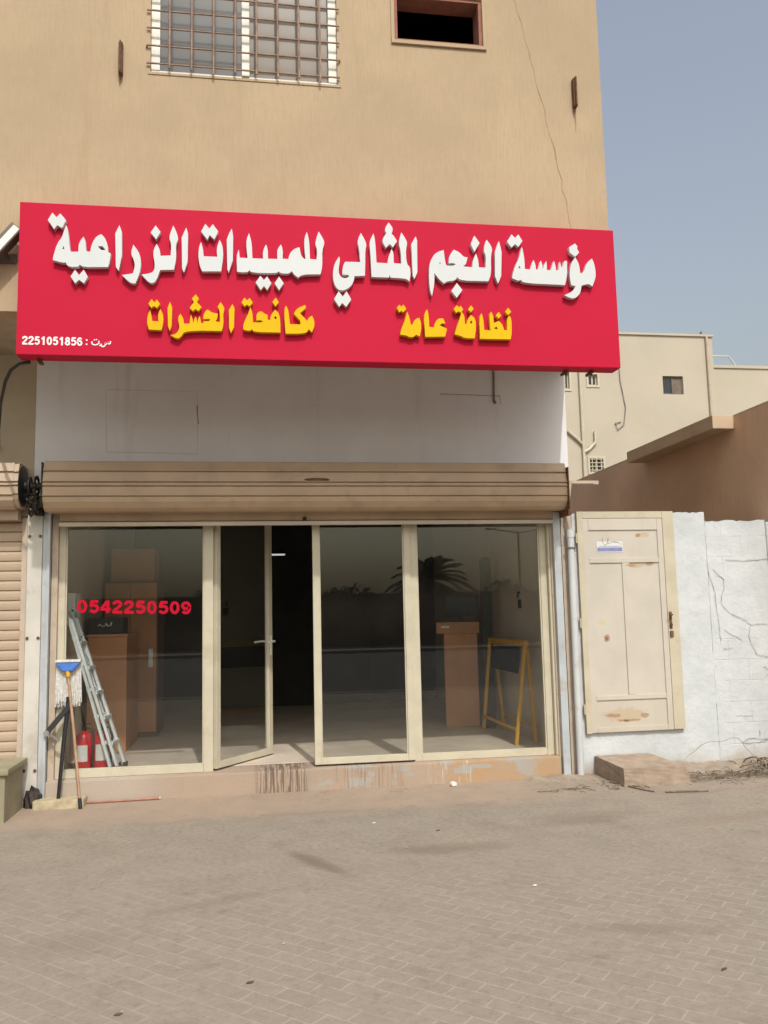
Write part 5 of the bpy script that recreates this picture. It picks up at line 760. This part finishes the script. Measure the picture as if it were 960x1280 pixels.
def extinguisher(x, y, label):
    e = empty('fire_extinguisher', (x, y, FZ), label, 'extinguisher', 'fire extinguishers behind the left pane')
    MB().lathe([(.070, 0), (.076, .02), (.076, .37), (.066, .41), (.040, .44), (.022, .45)], (x, y, FZ), 20).build('body', M['ext_red'], e)
    MB().lathe([(.022, 0), (.022, .03), (.014, .035), (.014, .06)], (x, y, FZ + .451), 12).bar((x - .02, y, FZ + .51), (x + .06, y - .03, FZ + .535), .018, .010).bar((x - .02, y, FZ + .49), (x + .055, y - .03, FZ + .485), .018, .010).build('valve', M['darkiron'], e)
    V = []; F = []
    for k in range(9):
        a = math.radians(-90 - 36 + 9 * k); V += [(x + .0772 * math.cos(a), y + .0772 * math.sin(a), FZ + .12), (x + .0772 * math.cos(a), y + .0772 * math.sin(a), FZ + .30)]
    for k in range(8): F.append((2 * k, 2 * k + 2, 2 * k + 3, 2 * k + 1))
    MB().add(V, F, True).build('sticker', M['paper'], e)
    e.scale = (1, 1, .82)
    MB().tube([(x + .02, y - .01, FZ + .485), (x + .07, y - .02, FZ + .47), (x + .095, y - .02, FZ + .38), (x + .09, y - .03, FZ + .18), (x + .088, y - .03, FZ + .06)], .011, 8).build('hose', M['black'], e)
extinguisher(-1.535, .40, 'red fire extinguisher behind the mop handle, close to the left frame')
extinguisher(-1.375, .42, 'red fire extinguisher beside the foot of the aluminium ladder')
ld = empty('stepladder', (-1.25, .5, FZ), 'folded aluminium stepladder leaning on the left wall inside the pane', 'ladder')
def ladder(dx, dy, name, top_cut):
    a0, a1 = Vector((-1.27 + dx, .30 + dy, FZ + .02)), Vector((-1.70 + dx * .6, .36 + dy, 1.68 - top_cut)); b0, b1 = a0 + Vector((.035, .22, 0)), a1 + Vector((.012, .20, 0))
    m_ = MB().bar(a0, a1, .055, .025, up=(1, 0, .3)).bar(b0, b1, .055, .025, up=(1, 0, .3)); 
    for k in range(1, 6):
        q = k / 6.0; m_.bar(a0.lerp(a1, q), b0.lerp(b1, q), .05, .03, up=(0, 0, 1))
    sec = m_.build(name, M['silver'], ld)
    for p in (a0, b0): MB().box(p.x - .02, p.x + .02, p.y - .03, p.y + .03, FZ, FZ + .05, .004).build('rubber_foot', M['black'], sec)

ladder(0, 0, 'front_section', 0); ladder(.060, .02, 'rear_section', .06)
ct = empty('counter', (2.55, 2.6, FZ), 'brown counter with overhanging top in the right pane, monitor on it', 'counter')
CM = Matrix.Translation((2.635, 2.62, 0)) @ Matrix.Rotation(math.radians(-12), 4, 'Z')
MB().box(-.20, .21, -.30, .45, FZ, 1.33, .004, CM).build('body', M['laminate'], ct)
MB().box(-.29, .24, -.33, .47, 1.331, 1.47, .006, CM).build('top', M['laminate'], ct)
MB().box(-.23, -.13, -.338, -.331, 1.40, 1.425, .002, CM).build('handle', M['silver'], ct)
mo = empty('monitor', (2.6, 2.55, 1.471), 'dark flat monitor standing on the brown counter', 'monitor')
MM = Matrix.Translation((2.64, 2.48, 1.471)) @ Matrix.Rotation(math.radians(-10), 4, 'Z')
MB().box(-.20, .20, -.015, .03, .07, .33, .008, MM).build('case', M['black'], mo)
MB().box(-.185, .185, -.019, -.0155, .085, .315, 0, MM).build('screen', M['screen'], mo)
MB().box(-.025, .025, .0, .02, .012, .075, 0, MM).box(-.12, .12, -.08, .10, 0, .0115, .003, MM).build('stand', M['black'], mo)
tb = MB(); tb.box(2.80, 2.93, 2.08, 2.13, FZ, 2.20, .006); tb.lathe([(.065, 0), (.065, .05)], (0, 0, 0), 24, M=Matrix.Translation((2.865, 2.131, 2.20)) @ Matrix.Rotation(math.pi / 2, 4, 'X')) 
tag(tb.build('tall_board', M['boardgreen'], None, (2.865, 2.1, FZ)), 'tall narrow dark board with rounded top standing beside the counter', 'board')
ba = empty('folding_barrier', (2.88, 1.3, FZ), 'orange yellow folding barrier with a dark board, in the right pane', 'barrier')
y0b, y1b = .72, 2.00; zt = 1.27; bs = MB()
def frame(mb, xf, xt, ya, yb):
    for y in (ya, yb): mb.bar((xf, y, FZ), (xt, y + (-.03 if y == ya else .05), zt), .035, .035, up=(0, 1, 0))
    mb.bar((xt, ya - .03, zt - .02), (xt, yb + .05, zt - .02), .03, .05)
    mb.bar((xf + .005, ya, FZ + .16), (xf + .005, yb, FZ + .16), .02, .03)
frame(bs, 2.745, 2.875, y0b, y1b); bs.build('front_frame', M['barrier'], ba)
bs = MB(); frame(bs, 2.985, 2.915, y0b + .08, y1b - .04); bs.build('rear_frame', M['barrier'], ba)
bb = MB(); 
V = [(2.853, y0b + .10, 1.20), (2.853, y1b - .12, 1.20), (2.820, y1b - .12, .93), (2.820, y0b + .10, .93)]
bb.add(V + [(x + .012, y, z) for x, y, z in V], [(0, 1, 2, 3), (7, 6, 5, 4), (0, 4, 5, 1), (1, 5, 6, 2), (2, 6, 7, 3), (3, 7, 4, 0)]); bb.build('board', M['slate'], ba)
hk = MB().tube([(3.049, 1.35, 1.80), (3.03, 1.35, 1.80), (3.02, 1.35, 1.74)], .012, 6).box(3.03, 3.049, 1.30, 1.38, 1.62, 1.72, .004)
tag(hk.build('wall_hook', M['darkiron'], None, (3.04, 1.35, 1.7)), 'small dark hook with a rag on the right wall above the barrier', 'hook')
lt = empty('ceiling_light', (.5, 5.2, 2.95), 'lit tube light glowing deep inside the dark shop', 'light')
MB().box(.32, .56, 5.40, 5.46, 2.535, 2.565, .004).build('fitting', M['white_frame'], lt)
MB().tube([(.33, 5.385, 2.545), (.55, 5.385, 2.545)], .012, 8).build('lit_tube', M['tube'], lt)
MB().tube([(.44, 5.43, 2.565), (.44, 5.43, 3.15)], .004, 6).build('rod', M['black'], lt)
# ------------------------------------------------------------------ things leaning by the pillar
ks = MB().box(-1.835, -1.415, -.235, -.045, -.03, .072, .012)
tag(ks.build('kerb_slab', M['creamslab'], None, (-1.6, -.1, 0)), 'short pale concrete slab on the ground under the mop', 'slab')
mp = empty('mop', (-1.43, -.26, 0), 'cotton mop standing upside down, wooden handle and blue head', 'mop')
tp = Vector((-1.607, -.028, 1.150)); bt_ = Vector((-1.432, -.275, .006))
MB().tube([bt_, bt_.lerp(tp, .55) + Vector((.004, 0, 0)), tp], .0125, 10).build('handle', M['wood'], mp)
MB().tube([bt_ + Vector((0, 0, -.004)), bt_.lerp(tp, .07)], .0165, 10).build('grip', M['black'], mp)
MB().tube([bt_.lerp(tp, .955), tp], .021, 10).build('collar', M['mop_yellow'], mp)
hm = MB(); bm = bmesh.new(); bmesh.ops.create_cube(bm, size=1)
for v in bm.verts:
    w = .105 if v.co.z > 0 else .045; v.co = Vector((-1.605 + v.co.x * 2 * w, -.028 + v.co.y * .05, 1.185 + v.co.z * .075))
bmesh.ops.bevel(bm, geom=bm.edges[:], offset=.008, segments=2, affect='EDGES'); hm.bm(bm); hm.build('clamp', M['mop_blue'], mp)
rnd = random.Random(5); sb = MB()
for k in range(170):
    x = -1.605 + rnd.uniform(-.105, .105); side = 1; yo = rnd.uniform(.004, .026)
    dx = rnd.uniform(-.012, .012); ln = rnd.uniform(.30, .40)
    sb.tube([(x * .96 - 1.605 * .04, .006, 1.238), (x, yo, 1.228), (x + dx * .3, yo - .004 * side, 1.10), (x + dx * .6, yo + rnd.uniform(-.006, .006), 1.23 - ln * .6), (x + dx * 1.2, yo + rnd.uniform(-.01, .01), 1.23 - ln)], .0048, 5)
sb.build('strings', M['mop_string'], mp)
MB().box(-1.715, -1.495, -.05, .028, 1.228, 1.250, .006).build('string_top', M['mop_string'], mp)
fs = empty('folding_pole', (-1.62, -.16, 0), 'black metal pole with a bent folding arm, leaning behind the mop', 'pole')
MB().tube([(-1.640, -.15, .072), (-1.622, -.09, .50), (-1.598, .0, .92)], [.016, .017, .022], 8).build('pole', M['black'], fs)
MB().bar((-1.575, -.03, .86), (-1.765, -.075, .620), .045, .03, up=(0, 1, 0)).build('arm', M['black'], fs)
MB().bar((-1.762, -.075, .628), (-1.655, -.06, .545), .022, .016, up=(0, 1, 0)).lathe([(.026, -.02), (.026, .02)], (0, 0, 0), 12, M=Matrix.Translation((-1.765, -.075, .620)) @ Matrix.Rotation(math.pi / 2, 4, 'X')).build('strut', M['wire'], fs)
sk = empty('broom_handle', (-1.1, -.06, 0), 'thin red brown stick lying along the foot of the plinth', 'stick')
MB().tube([(-1.475, -.085, .012), (-1.1, -.075, .012), (-.80, -.065, .012)], .010, 8).build('stick', M['stickred'], sk)
MB().tube([(-.80, -.065, .012), (-.785, -.064, .013)], .013, 8).build('end_cap', M['jamb'], sk)
pb = empty('concrete_block', (-2.3, -.5, 0), 'greenish beige concrete plinth at the left edge in front of the closed shutter', 'block')
MB().box(-2.9, -1.945, -.68, -.12, -.1, .375, .012).build('base', M['block_top'], pb)
MB().box(-2.92, -1.915, -.71, -.08, .376, .425, .014).build('slab_top', M['block_top'], pb)
rb = MB(); bm = bmesh.new(); bmesh.ops.create_icosphere(bm, subdivisions=3, radius=1)
rnd = random.Random(3)
for v in bm.verts:
    k = 1 + rnd.uniform(-.18, .18); v.co = Vector((-1.86 + v.co.x * .075 * k, -.10 + v.co.y * .055 * k, .02 + max(v.co.z, -.3) * .15 * k))
rb.bm(bm, smooth=True); tag(rb.build('rag', M['darkiron'], None, (-1.86, -.1, 0)), 'dark crumpled heap of cloth on the ground at the foot of the white pillar', 'rag')
# ------------------------------------------------------------------ rubbish by the white wall
rnd = random.Random(11); tw = MB()
def twig(cx, cy, spread, ln, r, z0=.004, lift=.06):
    a = rnd.uniform(0, 2 * math.pi); x, y = cx + rnd.gauss(0, spread), cy + rnd.gauss(0, spread * .45); pts = []
    z = z0 + rnd.uniform(0, lift * .4); c = rnd.uniform(-2.2, 2.2)
    for k in range(6):
        q = k / 5.0; pts.append((x, min(y, .02), max(z0, z + lift * math.sin(q * math.pi) * rnd.uniform(.5, 1)))); x += math.cos(a + c * q) * ln / 5; y += math.sin(a + c * q) * ln / 5 * .7
    tw.tube(pts, r, 4)
for k in range(150): twig(4.45 + rnd.uniform(-.3, .75), -.42, .16, rnd.uniform(.12, .5), rnd.uniform(.0015, .004), lift=rnd.choice((.01, .02, .05)))
for k in range(70): twig(5.1, -.22, .14, rnd.uniform(.12, .4), rnd.uniform(.003, .009), lift=rnd.choice((.03, .06, .10)))
for k in range(26): twig(3.05 + rnd.uniform(-.4, .5), -.62, .14, rnd.uniform(.06, .22), rnd.uniform(.002, .004), lift=.01)
tag(tw.build('twig_heap', M['twig'], None, (4.5, -.3, 0)), 'heap of dry twigs and thin wires along the foot of the white wall', 'twigs', kind='stuff')
wr = MB(); pts = []
for k in range(22):
    q = k / 21.0; a = math.pi * (1.08 - 1.2 * q); w_ = 1 + .05 * math.sin(7 * a) + .08 * math.sin(2.3 * a); pts.append((4.52 + .36 * w_ * math.cos(a), -.18 + .05 * math.sin(3 * a), .02 + .30 * w_ * max(-.02, math.sin(a))))
wr.tube(pts, .0022, 6); tag(wr.build('wire_loop', M['wire'], None, (4.5, -.18, 0)), 'thin grey wire bent in a tall arch above the twig heap', 'wire')
tag(MB().tube([(3.28, -.40, .01), (3.33, -.55, .008), (3.42, -.82, .008), (3.47, -.90, .007)], .008, 6).build('stick', M['twig'], None, (3.35, -.6, 0)), 'dark thin stick lying against the left edge of the concrete step', 'stick')
tag(MB().tube([(3.55, -.95, .01), (3.75, -.98, .012), (3.92, -1.0, .008)], .008, 6).build('stick', M['twig'], None, (3.7, -1, 0)), 'bent brown stick lying in front of the concrete step', 'stick')
tag(MB().tube([(4.62, -1.02, .012), (4.80, -1.05, .02), (4.98, -1.15, .012), (5.12, -1.28, .008)], .010, 6).build('hose_piece', M['twig'], None, (4.9, -1.1, 0)), 'dark curved length of cable on the sand at the right edge', 'cable')
pbm = MB()
for k in range(360):
    reg = rnd.random()
    if reg < .45: x, y = rnd.uniform(3.0, 5.3), rnd.uniform(-.75, -.03)
    elif reg < .7: x, y = rnd.uniform(2.6, 3.3), rnd.uniform(-.9, -.06)
    else: x, y = rnd.uniform(-2.2, 5.5), rnd.uniform(-4.5, -.4)
    r = rnd.choice((.003, .004, .006, .009)) * (1.7 if reg < .45 and rnd.random() < .25 else 1); V = []
    for sx, sy, sz in ((1, 0, 0), (-1, 0, 0), (0, 1, 0), (0, -1, 0), (0, 0, 1), (0, 0, -.6)): V.append((x + sx * r * rnd.uniform(.6, 1.3), y + sy * r * rnd.uniform(.6, 1.3), r * .45 + sz * r * rnd.uniform(.5, 1.0)))
    pbm.add(V, [(0, 2, 4), (2, 1, 4), (1, 3, 4), (3, 0, 4), (2, 0, 5), (1, 2, 5), (3, 1, 5), (0, 3, 5)])
tag(pbm.build('pebbles', M['pebble'], None, (3, -.5, 0)), 'loose pale pebbles and plaster crumbs scattered on the paving', 'pebbles', kind='stuff')
# sand swept up against the walls
def drift(x0, x1, yb, depth, h, seed, name, label):
    r_ = random.Random(seed); n, m = 60, 10; V = []; F = []; hs_ = [h * (0.5 + .5 * r_.random()) for _ in range(n // 6 + 2)]
    for i in range(n + 1):
        q = i / 6.0; a = int(q); hh = hs_[a] * (1 - (q - a)) + hs_[a + 1] * (q - a); e = min(1, i / 5, (n - i) / 5)
        for j in range(m + 1):
            u = j / m; d = depth * (.75 + .25 * math.sin(i * .7) + .1 * r_.random())
            V.append((x0 + (x1 - x0) * i / n, yb - u * d, hh * e * (1 - u) ** 2 * (1 + .15 * r_.uniform(-1, 1)) - .004 * u ** 4))
    for i in range(n):
        for j in range(m): a = i * (m + 1) + j; F.append((a, a + 1, a + m + 2, a + m + 1))
    tag(MB().add(V, F, True).build(name, M['sand'], None, ((x0 + x1) / 2, yb, 0)), kind='structure')
M['sand'] = mat('wind blown sand', (0.31, 0.25, 0.19), 0.95, var=0.2, scale=6, bump=0.5, bscale=90, grime=(0.22, 0.165, 0.115), gamt=0.5, gscale=7)
drift(3.96, 5.44, .045, .62, .085, 1, 'sand_drift', '')
drift(2.6, 3.27, -.045, .30, .035, 2, 'sand_drift', '')
for x, y in ((-.55, -4.35), (-.02, -4.15), (-1.55, -3.55), (2.05, -4.45), (1.35, -1.75)):
    q = MB()
    for k in range(3): q.bar((x + k * .008, y + rnd.uniform(-.006, .006), .004), (x + .014 + k * .008, y + .01, .006), .007, .004)
    tag(q.build('dry_leaf', M['bark'], None, (x, y, 0)), 'small dark dry scrap of leaf lying on the paving', 'leaf', 'dark scraps on the paving')
lit = MB(); bm = bmesh.new(); bmesh.ops.create_icosphere(bm, subdivisions=2, radius=1)
for v in bm.verts: v.co = Vector((1.85 + v.co.x * .035, -.19 + v.co.y * .03, .022 + v.co.z * .024)) + Vector([rnd.uniform(-.006, .006) for _ in range(3)])
lit.bm(bm); tag(lit.build('paper_ball', M['paper'], None, (1.85, -.19, 0)), 'small crumpled white paper at the foot of the plinth below the right pane', 'litter')
for x, y, lab in ((.92, -1.42, 'tiny white paper scrap on the paving in front of the closed door leaf'), (1.62, -3.15, 'tiny pale scrap lying on the paving far in front of the right pane')):
    tag(MB().add([(x, y, .006), (x + .028, y + .006, .005), (x + .025, y + .02, .010), (x + .003, y + .018, .006)], [(0, 1, 2, 3)]).build('paper_scrap', M['paper'], None, (x, y, 0)), lab, 'litter')
sw = MB().add([(5.30, -.02, 0), (5.62, -.02, 0), (5.62, -.10, .62), (5.36, -.05, .55), (5.30, -.30, 0), (5.62, -.34, 0)], [(0, 1, 2, 3), (4, 3, 2, 5), (0, 3, 4), (1, 5, 2)])
tag(sw.build('sack', M['concrete'], None, (5.45, -.1, 0)), 'grey dusty sack leaning on the right end of the white wall', 'sack')
# ------------------------------------------------------------------ across the street (seen only mirrored in the panes)
fw = empty('street_wall', (0, -34, 0), 'long low plastered wall across the street, mirrored in the shop panes', 'wall')
MB().box(-60, 60, -34.2, -34, -.2, 2.5).build('wall', M['streetwall'], fw)
MB().box(-60, 60, -34.25, -33.95, 2.501, 2.58, .01).build('coping', M['streetwall'], fw)
def leaf_cloud(mb, c, rx, ry, rz, n, s, rnd):
    for _ in range(n):
        while True:
            p = Vector((rnd.uniform(-1, 1), rnd.uniform(-1, 1), rnd.uniform(-1, 1)))
            if .35 < p.length < 1: break
        q = Vector((c[0] + p.x * rx, c[1] + p.y * ry, c[2] + p.z * rz)); a = Vector([rnd.uniform(-1, 1) for _ in range(3)]).normalized(); b = a.orthogonal().normalized()
        k = s * rnd.uniform(.6, 1.4); mb.add([q - a * k, q + b * k * .4, q + a * k, q - b * k * .4], [(0, 1, 2, 3)])
rnd = random.Random(21)
def palm(x, y, h, label):
    p_ = empty('palm_tree', (x, y, 0), label, 'palm tree')
    MB().tube([(x, y, 0), (x + .05, y, h * .5), (x, y, h)], [.26, .2, .22], 12).build('trunk', M['bark'], p_)
    c = MB()
    for k in range(40):
        a = rnd.uniform(0, 2 * math.pi); el = rnd.uniform(-.3, 1.35); L_ = rnd.uniform(1.9, 2.5); pts = []
        for i in range(8):
            q = i / 7; e = el - 1.3 * q * q; d = L_ * q
            pts.append(Vector((x + math.cos(a) * d * math.cos(el * .8), y + math.sin(a) * d * math.cos(el * .8), h + d * math.sin(el) - .75 * q * q * L_ * .6)))
        for i in range(1, 8):
            t_ = (pts[i] - pts[i - 1]); sd = Vector((-math.sin(a), math.cos(a), 0))
            for s in (-1, 1):
                for f_ in (.2, .5, .8):
                    b = pts[i - 1] + t_ * f_; w = .30 * math.sin(max(.15, i / 8) * math.pi) + .05
                    c.add([b, b + t_ * .25, b + sd * s * w + t_ * .8 - Vector((0, 0, .12)), b + sd * s * w * .9 + t_ * .7 - Vector((0, 0, .16))], [(0, 1, 2, 3)])
    c.build('crown', M['palmleaf'], p_)
palm(9.2, -36.0, 3.3, 'date palm across the street, mirrored in the right pane')
def tree(x, y, h, w, label):
    t_ = empty('street_tree', (x, y, 0), label, 'tree'); MB().tube([(x, y, 0), (x + .1, y, h * .35), (x, y, h * .7)], [.16, .13, .06], 8).build('trunk', M['bark'], t_)
    c = MB()
    for k in range(7): leaf_cloud(c, (x + rnd.uniform(-.5, .5) * w, y + rnd.uniform(-.5, .5) * w, h * .62 + rnd.uniform(-.25, .3) * h), w * .5, w * .5, h * .22, 130, .16, rnd)
    c.build('crown', M['leafdark'], t_)
for x, y, h, w, lab in ((-1.5, -38, 3.2, 2.0, 'low dusty tree behind the street wall facing the left pane'), (4.6, -37, 3.0, 2.2, 'broad dusty tree behind the street wall facing the door'), (14.5, -38, 3.3, 2.4, 'dusty tree behind the street wall right of the palm')): tree(x, y, h, w, lab)
def lamp(x, y, lab):
    l_ = empty('street_lamp', (x, y, 0), lab, 'street lamp', 'street lamps across the road')
    MB().tube([(x, y, 0), (x, y, 5.2)], [.07, .045], 8).tube([(x - 1.1, y, 5.32), (x, y, 5.15), (x + 1.1, y, 5.32)], .03, 6).build('pole', M['lamp_grey'], l_)
    for s in (-1, 1): MB().box(x + s * 1.3 - .25, x + s * 1.3 + .25, y - .08, y + .08, 5.30, 5.38, .02).build('lamp_head', M['lamp_grey'], l_)
lamp(12.3, -30, 'double armed street lamp nearer the shop, mirrored in the right pane'); lamp(15.6, -31.5, 'double armed street lamp farther right along the road')
